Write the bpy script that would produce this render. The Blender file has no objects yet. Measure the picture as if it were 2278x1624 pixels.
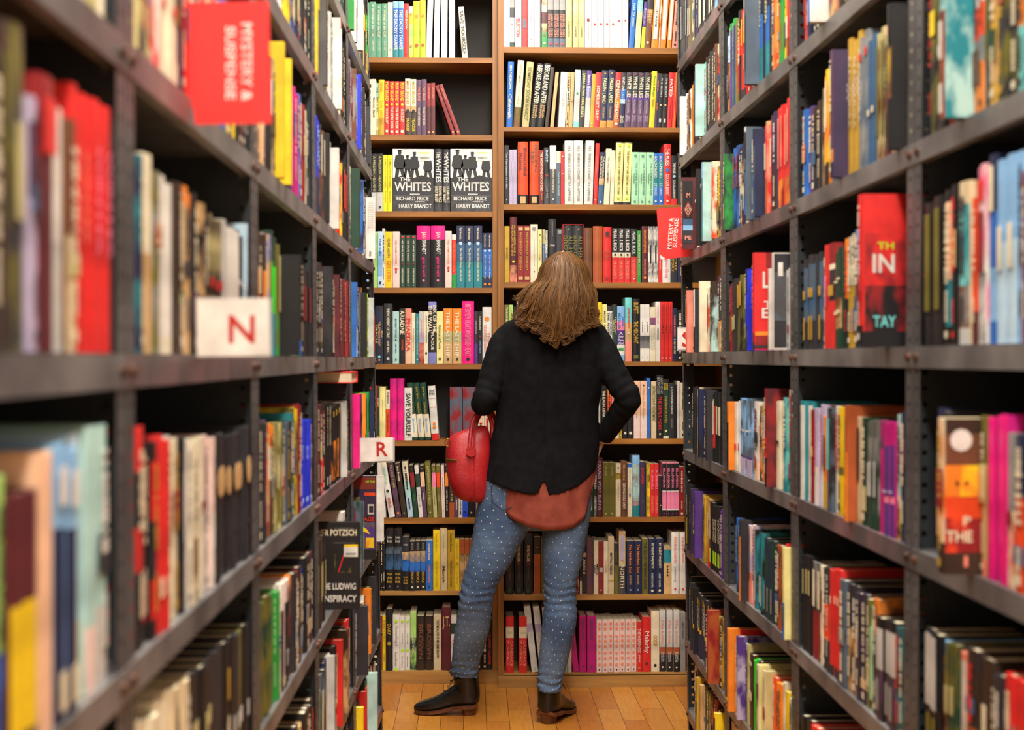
import bpy, math, random
from mathutils import Vector, Matrix, Euler, noise
random.seed(11)
sc = bpy.context.scene
COL = sc.collection
# ---------------------------------------------------------------- camera, light, exposure
F = 3163.9                      # focal length in pixels of the 2278 px wide frame (50 mm on 36 mm)
EYE = 1.353                     # lens height above the floor
cd = bpy.data.cameras.new('camera'); cam = bpy.data.objects.new('camera', cd); COL.objects.link(cam)
cd.sensor_width = 36; cd.lens = 50; cd.clip_start = .05
cam.location = (0, 0, EYE)
cam.rotation_euler = (math.radians(90-.2535), 0, math.radians(-1.575))
cd.dof.use_dof = True; cd.dof.focus_distance = 5.6; cd.dof.aperture_fstop = 3.6
sc.camera = cam
sc.view_settings.view_transform = 'Standard'; sc.view_settings.look = 'None'
sc.view_settings.gamma = 1; sc.view_settings.use_curve_mapping = False
sc.view_settings.exposure = 0.12
w = bpy.data.worlds.new('world'); sc.world = w; w.use_nodes = True
w.node_tree.nodes['Background'].inputs[0].default_value = (1, .95, .9, 1)
w.node_tree.nodes['Background'].inputs[1].default_value = .05
CEIL = 3.75
def area(name, loc, sx, sy, power, col=(1, .935, .84), rot=(0, 0, 0)):
    l = bpy.data.lights.new(name, 'AREA'); l.shape = 'RECTANGLE'; l.size = sx; l.size_y = sy
    l.energy = power; l.color = col
    o = bpy.data.objects.new(name, l); COL.objects.link(o); o.location = loc; o.rotation_euler = rot
    return o
LAMPS = [(.19, 5.15, 42), (.19, 3.95, 54), (.19, 2.55, 58), (.19, 1.15, 54), (.19, -.25, 66), (.19, -1.5, 60)]  # last one is an unseen fill, added to brighten cards facing the camera
for x, y, p in LAMPS:
    area('ceiling_lamp_light', (x, y, CEIL-.11), .26, 1.15, p)
R3 = cam.rotation_euler.to_matrix()
FWD, RGT, UPV = R3 @ Vector((0, 0, -1)), R3 @ Vector((1, 0, 0)), R3 @ Vector((0, 1, 0))
CP = Vector((0, 0, EYE))
def ray(px, py): return FWD + RGT*((px-1139)/F) + UPV*((812-py)/F)
def at(px, py, Y): r = ray(px, py); return CP + r*(Y/r.y)
def onX(px, X, py=798): r = ray(px, py); return (CP + r*(X/r.x)).y
def proj(p):
    d = Vector(p)-CP; z = d.dot(FWD)
    return (1139+F*d.dot(RGT)/z, 812-F*d.dot(UPV)/z)
# ---------------------------------------------------------------- materials
PAL = dict(white=(226,222,214), cream=(230,219,188), pale_yellow=(236,226,150), yellow=(240,203,28), bright_yellow=(250,236,20),
 gold=(190,150,50), mustard=(196,156,40), orange=(240,135,35), red_orange=(235,75,30), red=(218,40,38), dark_red=(142,30,34),
 maroon=(88,30,38), pink=(238,130,165), hot_pink=(238,20,130), magenta=(190,18,120), pale_pink=(236,208,200), salmon=(236,140,118),
 peach=(238,190,155), lilac=(182,170,200), purple=(82,52,132), dark_purple=(56,42,76), navy=(28,38,74), blue=(40,105,190),
 bright_blue=(28,50,215), light_blue=(130,180,225), pale_blue=(184,215,235), teal=(30,130,142), pale_teal=(172,212,206),
 aqua=(110,200,198), mint=(165,218,176), sage=(90,150,120), light_green=(165,212,110), lime=(185,232,30), green=(40,150,60), bright_green=(40,205,40),
 dark_green=(24,62,45), olive=(108,103,38), khaki=(188,178,122), tan=(205,165,110), beige=(214,194,156), brown=(112,68,42),
 dark_brown=(56,40,30), grey=(140,140,138), light_grey=(196,196,192), dark_grey=(72,72,76), slate=(82,98,114), black=(24,23,26),
 charcoal=(44,44,50), rust=(172,84,42), periwinkle=(120,125,190), plum=(92,62,92), page=(222,208,176), steel_blue=(52,92,130))
def lin(c):
    c = c/255
    return c/12.92 if c < .04045 else ((c+.055)/1.055)**2.4
def rgb(t): return (lin(t[0]), lin(t[1]), lin(t[2]), 1)
def newmat(name):
    m = bpy.data.materials.new(name); m.use_nodes = True
    nt = m.node_tree; b = nt.nodes['Principled BSDF']; return m, nt, b
def node(nt, t, **k):
    n = nt.nodes.new(t)
    for a, v in k.items():
        if a in n.inputs: n.inputs[a].default_value = v
        else: setattr(n, a, v)
    return n
def mottled(name, c1, c2, scale, rough=.5, detail=4, stretch=(1, 1, 1), lo=.35, hi=.65, bump=0, metal=0, coord='Object', spec=.5):
    m, nt, b = newmat(name)
    tc = node(nt, 'ShaderNodeTexCoord'); mp = node(nt, 'ShaderNodeMapping'); mp.inputs['Scale'].default_value = stretch
    nz = node(nt, 'ShaderNodeTexNoise', Scale=scale, Detail=detail)
    cr = node(nt, 'ShaderNodeValToRGB'); cr.color_ramp.elements[0].position = lo; cr.color_ramp.elements[1].position = hi
    cr.color_ramp.elements[0].color = rgb(c1); cr.color_ramp.elements[1].color = rgb(c2)
    nt.links.new(tc.outputs[coord], mp.inputs[0]); nt.links.new(mp.outputs[0], nz.inputs['Vector'])
    nt.links.new(nz.outputs[0], cr.inputs[0]); nt.links.new(cr.outputs[0], b.inputs['Base Color'])
    b.inputs['Roughness'].default_value = rough; b.inputs['Metallic'].default_value = metal
    b.inputs['Specular IOR Level'].default_value = spec
    if bump:
        bp = node(nt, 'ShaderNodeBump', Strength=bump, Distance=.002); nt.links.new(nz.outputs[0], bp.inputs['Height'])
        nt.links.new(bp.outputs[0], b.inputs['Normal'])
    return m
_M = {}
def M(name):
    """cover stock of one colour, slightly scuffed; 'a+b' is a printed picture of two colours"""
    if name in _M: return _M[name]
    if '+' in name:
        a, b2 = name.split('+'); m = mottled('print_'+a+'_'+b2, PAL[a], PAL[b2], 26, .42, 3, (1, 1, .55), .42, .58)
    else:
        c = PAL[name]; k = [min(255, v*1.06+3) for v in c]; j = [v*.90 for v in c]
        m = mottled('cover_'+name, j, k, 14, .42, 3)
    _M[name] = m; return m
_M['wood'] = mottled('oak_wood', (114, 70, 24), (182, 120, 48), 3, .45, 7, (1, 12, 12), .25, .8, .2)
_M['wood_v'] = mottled('oak_wood_upright', (116, 72, 26), (180, 119, 48), 3, .45, 7, (12, 12, .7), .25, .8, .2)
_M['wood_pale'] = mottled('pale_oak_wood', (142, 98, 46), (196, 148, 80), 3, .5, 7, (1, 12, 12), .25, .8, .2)
_M['wood_back'] = mottled('dark_painted_back_board', (36, 33, 31), (52, 49, 46), 4, .7, 5)
_M['wood_back2'] = mottled('brown_back_board', (46, 32, 22), (62, 46, 34), 3, .7, 5)
_M['steel'] = mottled('grey_painted_steel', (66, 66, 68), (108, 107, 108), 9, .42, 6, (1, 1, 1), .3, .75, .1, .35)
_M['steel_shelf'] = mottled('worn_grey_steel_shelf', (84, 83, 85), (144, 140, 139), 7, .4, 7, (1, 1, 1), .3, .72, .1, .35)
_M['steel_worn'] = mottled('worn_reddish_grey_steel_shelf', (86, 82, 84), (146, 112, 114), 7, .4, 7, (1, 1, 1), .4, .7, .1, .3)
_M['steel_dark'] = mottled('dark_slate_steel_sheet', (44, 50, 54), (66, 72, 76), 5, .45, 4, metal=.2)
_M['bolt'] = mottled('rusty_bolt', (60, 40, 30), (110, 76, 58), 60, .5, 3, metal=.5)
_M['wall'] = mottled('painted_plaster_wall', (190, 182, 170), (200, 192, 180), 3, .9)
_M['ceil'] = mottled('white_ceiling_paint', (215, 210, 200), (222, 218, 208), 3, .9)
_M['sign_red'] = mottled('glossy_red_card', (226, 44, 44), (236, 54, 52), 5, .35)
_M['plastic'] = mottled('clear_grey_plastic', (168, 164, 166), (180, 176, 178), 5, .25)
_M['letter_red'] = mottled('letter_red', (180, 32, 28), (192, 40, 34), 5, .4)
m, nt, b = newmat('lamp_diffuser'); b.inputs['Emission Color'].default_value = (1, .935, .84, 1); b.inputs['Emission Strength'].default_value = 4
_M['lamp'] = m
# ---------------------------------------------------------------- mesh builder
_TXT = {}
def text_geo(s):
    if s in _TXT: return _TXT[s]
    cu = bpy.data.curves.new('t', 'FONT'); cu.body = s; cu.size = 1; cu.offset = .018; cu.resolution_u = 2
    o = bpy.data.objects.new('t', cu); COL.objects.link(o)
    dg = bpy.context.evaluated_depsgraph_get(); me = bpy.data.meshes.new_from_object(o.evaluated_get(dg))
    vs = [(v.co.x, v.co.y) for v in me.vertices]; fs = [tuple(p.vertices) for p in me.polygons]
    x0 = min(v[0] for v in vs); x1 = max(v[0] for v in vs); y0 = min(v[1] for v in vs); y1 = max(v[1] for v in vs)
    bpy.data.objects.remove(o); bpy.data.curves.remove(cu); bpy.data.meshes.remove(me)
    _TXT[s] = (vs, fs, x0, x1, y0, y1); return _TXT[s]
class MB:
    def __init__(s): s.v = []; s.f = []; s.m = []; s.slots = []; s.uv = None; s.smooth = False
    def slot(s, mat):
        if isinstance(mat, str): mat = M(mat)
        if mat not in s.slots: s.slots.append(mat)
        return s.slots.index(mat)
    def face(s, pts, mat):
        n = len(s.v); s.v += [tuple(p) for p in pts]; s.f.append(tuple(range(n, n+len(pts)))); s.m.append(s.slot(mat))
    def box(s, x0, x1, y0, y1, z0, z1, mat, T=None):
        n = len(s.v); P = [(x, y, z) for z in (z0, z1) for y in (y0, y1) for x in (x0, x1)]
        if T is not None: P = [tuple(T @ Vector(p)) for p in P]
        s.v += P; k = s.slot(mat)
        for q in ((0, 2, 3, 1), (4, 5, 7, 6), (0, 1, 5, 4), (2, 6, 7, 3), (0, 4, 6, 2), (1, 3, 7, 5)):
            s.f.append(tuple(n+i for i in q)); s.m.append(k)
    def text(s, t, c, r, u, L, H, mat, keep=1.7):
        """flat printed text centred at c, running along r, standing along u, at most L long and H high"""
        vs, fs, x0, x1, y0, y1 = text_geo(t)
        ky = H/(y1-y0); kx = L/(x1-x0)
        kx = min(kx, ky*keep); ky = min(ky, kx*2.6)
        c, r, u = Vector(c), Vector(r), Vector(u); n = len(s.v); k = s.slot(mat)
        mx, my = (x0+x1)/2, (y0+y1)/2
        for x, y in vs: s.v.append(tuple(c+r*((x-mx)*kx)+u*((y-my)*ky)))
        for q in fs: s.f.append(tuple(n+i for i in q)); s.m.append(k)
    def ring(s, rings, mat, cap=True, closed=True, uv=None):
        n0 = len(s.v); k = s.slot(mat); N = len(rings[0])
        for r in rings: s.v += [tuple(p) for p in r]
        e = N if closed else N-1
        for i in range(len(rings)-1):
            for j in range(e):
                a = n0+i*N+j; b_ = n0+i*N+(j+1) % N
                s.f.append((a, b_, b_+N, a+N)); s.m.append(k)
        if cap:
            s.f.append(tuple(n0+j for j in reversed(range(N)))); s.m.append(k)
            s.f.append(tuple(n0+(len(rings)-1)*N+j for j in range(N))); s.m.append(k)
    def tube(s, pts, rad, mat, n=8, cap=True, ref=(0, 1, 0)):
        s.ring(path_rings(pts, rad, n, ref), mat, cap)
    def cyl(s, c, axis, r, h, mat, n=12):
        a = Vector(axis).normalized(); c = Vector(c)
        s.tube([c-a*h/2, c+a*h/2], [r, r], mat, n, ref=(.3, .5, .8))
    def mesh(s, name):
        me = bpy.data.meshes.new(name); me.from_pydata(s.v, [], s.f)
        for x in s.slots: me.materials.append(x)
        me.polygons.foreach_set('material_index', s.m)
        if s.smooth: me.polygons.foreach_set('use_smooth', [True]*len(s.f))
        me.update(); return me
    def build(s, name, parent=None, T=None):
        o = bpy.data.objects.new(name, s.mesh(name)); COL.objects.link(o)
        if parent: o.parent = parent
        if T is not None: o.matrix_local = T
        return o
def path_rings(pts, rad, n, ref=(0, 1, 0)):
    pts = [Vector(p) for p in pts]; ref = Vector(ref); out = []
    for i, p in enumerate(pts):
        t = (pts[min(i+1, len(pts)-1)]-pts[max(i-1, 0)]).normalized()
        a = t.cross(ref)
        if a.length < 1e-4: a = t.cross(Vector((1, .2, 0)))
        a.normalize(); b_ = a.cross(t).normalized()
        r = rad[i]; rx, ry = r if isinstance(r, tuple) else (r, r)
        out.append([p+a*(rx*math.cos(2*math.pi*j/n))+b_*(ry*math.sin(2*math.pi*j/n)) for j in range(n)])
    return out
def catmull(P, k):
    """smooth resampling of a list of tuples of numbers"""
    out = []
    for i in range(len(P)-1):
        p0, p1, p2, p3 = P[max(i-1, 0)], P[i], P[i+1], P[min(i+2, len(P)-1)]
        for j in range(k):
            t = j/k
            out.append(tuple(.5*((2*b)+(-a+c)*t+(2*a-5*b+4*c-d)*t*t+(-a+3*b-3*c+d)*t**3) for a, b, c, d in zip(p0, p1, p2, p3)))
    out.append(tuple(P[-1])); return out
def lerp_at(x, tab):
    if x <= tab[0][0]: return tab[0][1]
    for (a, b_), (c, d) in zip(tab, tab[1:]):
        if x <= c: return b_+(d-b_)*(x-a)/(c-a)
    return tab[-1][1]
def remesh(mb, voxel, smooth=6, mats=None, name='mesh'):
    o = mb.build('tmp'); md = o.modifiers.new('r', 'REMESH'); md.mode = 'VOXEL'; md.voxel_size = voxel; md.use_smooth_shade = True
    if smooth: s = o.modifiers.new('s', 'SMOOTH'); s.factor = .5; s.iterations = smooth
    dg = bpy.context.evaluated_depsgraph_get(); me = bpy.data.meshes.new_from_object(o.evaluated_get(dg)); me.name = name
    bpy.data.objects.remove(o); me.materials.clear()
    for x in mats: me.materials.append(x)
    me.polygons.foreach_set('material_index', [0]*len(me.polygons))
    me.polygons.foreach_set('use_smooth', [True]*len(me.polygons)); return me
def linkmesh(me, name, parent=None):
    o = bpy.data.objects.new(name, me); COL.objects.link(o); o.parent = parent; return o
def thing(name, label, cat, loc=(0, 0, 0), rotz=0, group=None):
    o = bpy.data.objects.new(name, None); COL.objects.link(o); o.location = loc; o.rotation_euler = (0, 0, rotz)
    o.empty_display_size = .1; tag(o, label, cat, group); return o
def tag(o, label, cat, group=None):
    o['label'] = label; o['category'] = cat
    if group: o['group'] = group
    return o
# ---------------------------------------------------------------- the room
X0, X1, Y0, Y1 = -2.3, 2.8, -2.2, 6.32
def struct(name, mb): o = mb.build(name); o['kind'] = 'structure'; return o
def floor_mat():
    m, nt, b = newmat('maple_strip_floor'); L = nt.links.new
    tc = node(nt, 'ShaderNodeTexCoord'); mp = node(nt, 'ShaderNodeMapping'); mp.inputs['Rotation'].default_value = (0, 0, math.pi/2)
    mp.inputs['Location'].default_value = (.13, .035, 0)
    br = node(nt, 'ShaderNodeTexBrick', Scale=1.0); br.inputs['Brick Width'].default_value = .47; br.inputs['Row Height'].default_value = .0855
    br.inputs['Mortar Size'].default_value = .0011; br.inputs['Mortar Smooth'].default_value = .1
    br.offset = .37; br.offset_frequency = 2; br.squash = 1
    br.inputs['Color1'].default_value = rgb((206, 140, 54)); br.inputs['Color2'].default_value = rgb((178, 108, 40)); br.inputs['Mortar'].default_value = rgb((70, 44, 20))
    nz = node(nt, 'ShaderNodeTexNoise', Scale=14, Detail=6); m2 = node(nt, 'ShaderNodeMapping'); m2.inputs['Scale'].default_value = (6, .8, 1)
    mx = node(nt, 'ShaderNodeMix', data_type='RGBA', blend_type='MULTIPLY'); mx.inputs[0].default_value = .38
    cr = node(nt, 'ShaderNodeValToRGB'); cr.color_ramp.elements[0].color = (.5, .42, .3, 1); cr.color_ramp.elements[0].position = .3; cr.color_ramp.elements[1].position = .65
    L(tc.outputs['Object'], mp.inputs[0]); L(mp.outputs[0], br.inputs['Vector']); L(tc.outputs['Object'], m2.inputs[0]); L(m2.outputs[0], nz.inputs['Vector'])
    L(nz.outputs[0], cr.inputs[0]); L(br.outputs['Color'], mx.inputs[6]); L(cr.outputs[0], mx.inputs[7]); L(mx.outputs[2], b.inputs['Base Color'])
    b.inputs['Roughness'].default_value = .36
    return m
mb = MB(); mb.box(X0, X1, Y0, Y1, -.1, 0, floor_mat()); struct('floor', mb)
mb = MB(); mb.box(X0, X1, Y0, Y1, CEIL, CEIL+.1, 'ceil'); struct('ceiling', mb)
mb = MB(); mb.box(X0, X1, Y1, Y1+.1, 0, CEIL, 'wall'); struct('wall_back', mb)
mb = MB(); mb.box(X0, X1, Y0-.1, Y0, 0, CEIL, 'wall'); struct('wall_front', mb)
mb = MB(); mb.box(X0-.1, X0, Y0, Y1, 0, CEIL, 'wall'); struct('wall_left', mb)
mb = MB(); mb.box(X1, X1+.1, Y0, Y1, 0, CEIL, 'wall'); struct('wall_right', mb)
for i, (x, y, p) in enumerate(LAMPS):
    t = thing('ceiling_light', 'long white ceiling light above the aisle, %s from the wooden bookcase' % ('nearest', 'second', 'third', 'fourth', 'fifth', 'sixth')[i], 'light', (x, y, CEIL))
    a = MB(); a.box(-.16, .16, -.62, .62, -.08, 0, 'white'); a.build('housing', t)
    a = MB(); a.box(-.13, .13, -.58, .58, -.095, -.0802, 'lamp'); a.build('diffuser', t)
# ---------------------------------------------------------------- books
LIGHTS = {'white','cream','pale_yellow','yellow','bright_yellow','pale_pink','peach','pale_blue','pale_teal','mint','lime','light_green','light_grey','khaki','beige','tan','lilac','aqua','pink','light_blue','salmon','orange','gold','mustard','bright_green','page'}
BOOKS = []      # every book first becomes a record, then a mesh
def first(c): return c.split('/')[0].split(':')[0].split('+')[0]
def contrast(c): return 'charcoal' if first(c) in LIGHTS else 'cream'
def bands(spec):
    """'red:60/black' -> [(0,.6,'red'),(.6,1,'black')] from the top of the spine down"""
    out = []; z = 0; parts = spec.split('/')
    for i, p in enumerate(parts):
        c, _, k = p.partition(':'); e = z+float(k)/100 if k else 1
        if i == len(parts)-1: e = 1
        out.append((z, e, c)); z = e
    return out
def spine_text(mb, w, h, bulge, items, seed):
    """items: TEXT~colour~from%~to%[~size%][~h] read downwards"""
    for it in items:
        q = it.split('~'); t = q[0]; c = q[1]; a, b_ = float(q[2])/100, float(q[3])/100
        hz = q[-1] == 'h'; sz = float(q[4])/100 if len(q) > 4 and q[4] != 'h' else .55
        y = -bulge-.0006
        zc = h*(1-(a+b_)/2); L = h*(b_-a)
        lines = t.split('^'); n = len(lines)
        if t == '#':        # small printed emblem
            mb.cyl((0, y, zc), (0, 1, 0), w*sz/2, .0006, c, 10); continue
        if t == '=':        # plain label block
            mb.box(-w*sz/2, w*sz/2, y, y+.0004, zc-L/2, zc+L/2, c); continue
        for i, l in enumerate(lines):
            if hz: mb.text(l, (0, y, zc+L*(.5-(i+.5)/n)), (1, 0, 0), (0, 0, 1), w*sz, L/n*.8, c)
            else:  mb.text(l, (w*sz*(.5-(i+.5)/n)*1.25 if n > 1 else 0, y, zc), (0, 0, -1), (1, 0, 0), L, w*sz/n, c)
def marks(mb, w, h, bulge, col, rnd):
    """print too small to read: a run of little blocks along the spine"""
    y = -bulge-.0005; z = h*rnd.uniform(.88, .94); e1 = h*rnd.uniform(.38, .55); hh = w*rnd.uniform(.28, .5)
    while z > e1:
        l = rnd.uniform(.003, .008); k = hh*rnd.choice((.7, .8, 1))
        mb.box(-k/2, k/2, y, y+.0003, z-l, z, col); z -= l+rnd.choice((.0015, .0015, .006))
    z = h*rnd.uniform(.28, .36); e = h*.15; hh *= .65
    while z > e:
        l = rnd.uniform(.002, .005); mb.box(-hh/2, hh/2, y, y+.0003, z-l, z, col); z -= l+.0015
    if rnd.random() < .6: mb.box(-w*.2, w*.2, y, y+.0003, h*.045, h*.045+w*.35, col)
def book_mesh(r, mb, pg):
    rnd = random.Random(r['seed']); w, h, d = r['w'], r['h'], r['d']; hard = r['hard']
    t = .0024 if hard else .0007; e = .003 if hard else .0004
    bulge = min(.0035, w*.09) if hard else min(.0012, w*.03)
    bs = bands(r['cols']); side = r.get('side') or bs[0][2]
    w2 = w/2-.0003
    mb.box(-w2, -w2+t, .001, d, 0, h, side); mb.box(w2-t, w2, .001, d, 0, h, side)
    N = 4; prof = [(-w2+2*w2*i/N, .001-bulge*(1-(2*i/N-1)**2)) for i in range(N+1)]
    for a, b_, c in bs:
        za, zb = h*(1-a), h*(1-b_); k = mb.slot(c)
        for (xa, ya), (xb, yb) in zip(prof, prof[1:]):
            mb.face([(xa, ya, zb), (xb, yb, zb), (xb, yb, za), (xa, ya, za)], c)
    mb.face([(x, y, h) for x, y in prof]+[(w2, .003, h), (-w2, .003, h)], bs[0][2])
    mb.face([(x, y, 0) for x, y in reversed(prof)]+[(-w2, .003, 0), (w2, .003, 0)], bs[-1][2])
    if r['text']: spine_text(mb, w, h, bulge, r['text'], r['seed'])
    elif 'n' not in r['opt']: marks(mb, w, h, bulge, contrast(r['cols']) if rnd.random() < .8 else rnd.choice(('gold', 'red', 'white')) , rnd)
    if r['where'] != 'W' and 'n' not in r['opt'] and not r['text'] and rnd.random() < .55:      # printed picture or title panel
        k0 = rnd.uniform(.12, .6); k1 = k0+rnd.uniform(.08, .26); pw = w*rnd.uniform(.3, .48); f_ = first(r['cols'])
        c_ = rnd.choice(['charcoal', 'brown', 'grey', 'dark_red', 'steel_blue', 'olive'] if f_ in LIGHTS else ['tan', 'dark_red', 'steel_blue', 'rust', 'grey', 'khaki', 'dark_green+olive', 'plum'])
        mb.box(-pw, pw, -bulge-.0003, -bulge+.0008, h*k0, h*min(k1, .95), c_)
    pg.box(-w2+t, w2-t, .003, d-e, e, h-e, 'page')
    for fn in r.get('cover', ()): fn(mb, w, h, d)
ROT = dict(W=0, L=math.pi/2, R=-math.pi/2)
def book_T(r):
    return Matrix.Translation(r['loc']) @ Matrix.Rotation(ROT[r['where']], 4, 'Z') @ Matrix.Rotation(r['lean'], 4, 'Y')
def add_book(where, row, loc, w, h, d, cols, text, opt='', lean=0, side=None, cover=(), px=0):
    BOOKS.append(dict(where=where, row=row, loc=Vector(loc), w=w, h=h, d=d, cols=cols, text=text, opt=opt, lean=lean, side=side,
        cover=cover, seed=len(BOOKS)*7+3, hard=('H' in opt) or ('p' not in opt and w > .021), px=px))
# ---- the wooden bookcase, face on. token: px[*n]|cols|top[>lean px of the top][|text;text][|opt]
YR, YL = 5.85, 5.92
MIDPX = dict(l=960, r=1310)
def wood_row(sec, name, bot, data, end):
    Y = YR if sec == 'r' else YL; zs = at(MIDPX[sec], bot, Y).z
    toks = [t.split('|') for t in data.strip().split('\n')]
    xs = []
    for t in toks:
        x, _, n = t[0].partition('*'); xs.append((float(x), int(n or 1)))
    for i, t in enumerate(toks):
        if t[1] == '-': continue
        a, n = xs[i]; b_ = xs[i+1][0] if i+1 < len(xs) else end
        opt = t[4] if len(t) > 4 else ''
        wv = float(opt.split('w')[1].rstrip('nHpD')) if 'w' in opt else (b_-a)/n
        top, _, ln = t[2].partition('>'); top = float(top); ln = float(ln or 0)
        text = t[3].split(';') if len(t) > 3 and t[3] else []
        for k in range(n):
            xa = a+max((b_-a)/n if wv < (b_-a)/n*1.8 else 0, 0)*k; xb = xa+wv
            p = at((xa+xb)/2, bot, Y); q = at((xa+xb)/2, top, Y); s = abs(at(xb, bot, Y).x-at(xa, bot, Y).x)
            h = q.z-p.z; p.z = zs; lean = math.atan2(ln, bot-top); ww = s
            if abs(lean) > .1: ww = s*math.cos(lean); h = h/math.cos(lean)
            if sec == 'l': p.x = min(p.x, at(1107.5, 798, YL).x-.0226-ww/2)
            elif xa < 1200: p.x = max(p.x, at(1108.5, 798, YR).x+.0226+ww/2)
            loc = Vector((p.x, Y+.004+random.uniform(0, .012), p.z+.0006+ww/2*abs(math.sin(lean))))
            add_book('W', name, loc, ww*.965, h, random.uniform(.135, .155) if 'D' not in opt else .165, t[1], text, opt, lean, px=(xa+xb)/2)
WHITES = []
# each row of the wooden bookcase: section, name, bottom pixel, end pixel
wood_row('l', 'top', 128, """808*1|sage|5|Nature on the Cuff~cream~8~55~40|p
822|sage|3|#~cream~4~9~30;Women on the Cuff~cream~12~62~38;JANE WEST~cream~70~88~25|p
836*2|sage|8|#~cream~4~9~30;Women on the Cuff~cream~12~62~38;JANE WEST~cream~70~88~25|p
862|cream|4|#~grey~82~88~30|p
874*2|light_blue:12/blue:70/teal|3|THE DADDY DIARIES~white~15~86~62|p
898|red|7|PEEP SHOW~cream~13~48~38;#~dark_red~90~95~30|p
909|white:14/yellow:20/light_green:60/yellow|12|#~tan~12~17~60;#~orange~74~80~60|p
919|yellow:40/lime|1|#~orange~24~30~55;#~red_orange~74~82~60|p
934|yellow:30/lime|0|#~orange~24~30~55;#~red_orange~74~82~60|p
947|white|-8>4||pnw13
964|white|-8>3||pnw13
981|white|-8>1||pnw14
998|white|-8||pnw14
1016|black|128||
1028|cream|13>-9|SAVE YOURSELF~charcoal~8~92~62|pw13
1052|-""".replace('1016|black|128||\n', '1015|-\n'), 1095)
wood_row('l', 'second', 300, """805|tan|178
818|cream|176
827|cream|175|Simon Said~dark_brown~25~75~50|p
836|pale_teal:30/pale_yellow:60/khaki|184||p
842|yellow:70/mustard|177|BRAND~gold~6~22~50;THE SECRET~orange~30~88~35|H
855|red|180|MAX BRAND~yellow~3~37~62;#~yellow~42~47~50;IRON DUST~cream~52~80~50;#~cream~90~96~60|p
866*2|red|180|MAX BRAND~yellow~3~37~62;#~yellow~40~46~50;THE FIFTH RIDER~cream~48~88~50;#~cream~91~96~60|p
888|red|180|MAX BRAND~yellow~3~37~62;#~yellow~40~46~50;IRON DUST~cream~52~76~52;#~cream~90~96~60|p
901*2|cream:48/tan:10/dark_brown|175|MAX BRAND~gold~4~45~52;#~black~54~60~60;TRACKER~yellow~70~94~55|p
926*2|plum|176|MAX BRAND~salmon~14~38~50;THE NIGHT OF THE MOON~cream~50~83~42|p
949*2|dark_red:45/maroon|184|LIGHT ON SNOW~salmon~8~30~35;#~tan~92~97~50|p
968|-
1005|dark_red|190>-38|LIGHT ON SNOW~salmon~8~30~35;#~tan~92~97~50|pw9.5
1016|dark_red|189>-41|LIGHT ON SNOW~salmon~8~30~35;#~tan~92~97~50|pw9.5
1040|-""", 1095)
wood_row('l', 'third', 470, """802|black:67/grey|342||p
815|black:67/grey|342|A MILLION HEAVENS~khaki~4~66~45|p
826|black:67/light_grey|342|A MILLION HEAVENS~khaki~4~66~45;#~charcoal~90~96~40|p
838|black:67/light_grey|342|A MILLION HEAVENS~khaki~4~66~45;#~charcoal~90~96~40|p
852*2|bright_yellow|345|A MILLION HEAVENS~mustard~6~58~30;BRANDON~mustard~64~85~30|p
873|-
966|charcoal:45/dark_grey+black|331|THE~white~5~15~50;WHITES~white~16~54~66;RICHARD PRICE^HARRY BRANDT~cream~60~86~80|H
984|charcoal:45/dark_grey+black|331|THE~white~5~15~50;WHITES~white~16~54~66;RICHARD PRICE^HARRY BRANDT~cream~60~86~80|H
1001|-""", 1095)
wood_row('l', 'fourth', 640, """806|light_blue|520||p
820|cream|515||p
831|light_green|515|LOOKING FOR NORA~dark_green~5~50~30|p
840|pale_blue:35/light_blue:45/pale_blue|515|THE GIRL~blue~12~45~40;#~navy~88~95~55|pw11
850|light_grey:60/white|508||pw6
856|yellow|515|CLARE ALLAN~olive~12~46~34;GOLDFISH~orange~52~88~60|p
873|pale_pink|515|HER NAME IS ROSE~salmon~15~58~26;#~red~64~70~40;#~dark_red~70~74~30|p
889*3|dark_green|523|#~red~2~6~45;HER NAME IS ROSE~pale_pink~9~50~28;#~dark_red~53~57~40;CHRISTINE BREEN~cream~63~92~28;#~white~94~97~20|p
926*2|hot_pink:22/black:16/black|502|JAN BRANDT~white~10~46~36;against the world~hot_pink~50~82~30;#~pink~86~91~18|H
990|pale_pink|514|HER NAME IS ROSE~salmon~15~58~26;#~red~62~68~40;#~dark_red~68~72~30|p
1005|white:10/red:65/green|521|THE FICTION CLASS~orange~14~70~50|p
1015*3|navy:28/steel_blue:30/teal|502|Yael Brunaska~cream~3~22~25;#~pale_blue~25~32~42;The Girl Who Sleeps with the Fish~cream~36~90~32|p
1073*2|navy:30/blue:50/navy|518|Yael Brunaska~cream~3~26~25;#~pale_blue~29~36~45;The Girl Who Sleeps~cream~40~84~32;#~orange~90~97~50|p""", 1097)
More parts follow.
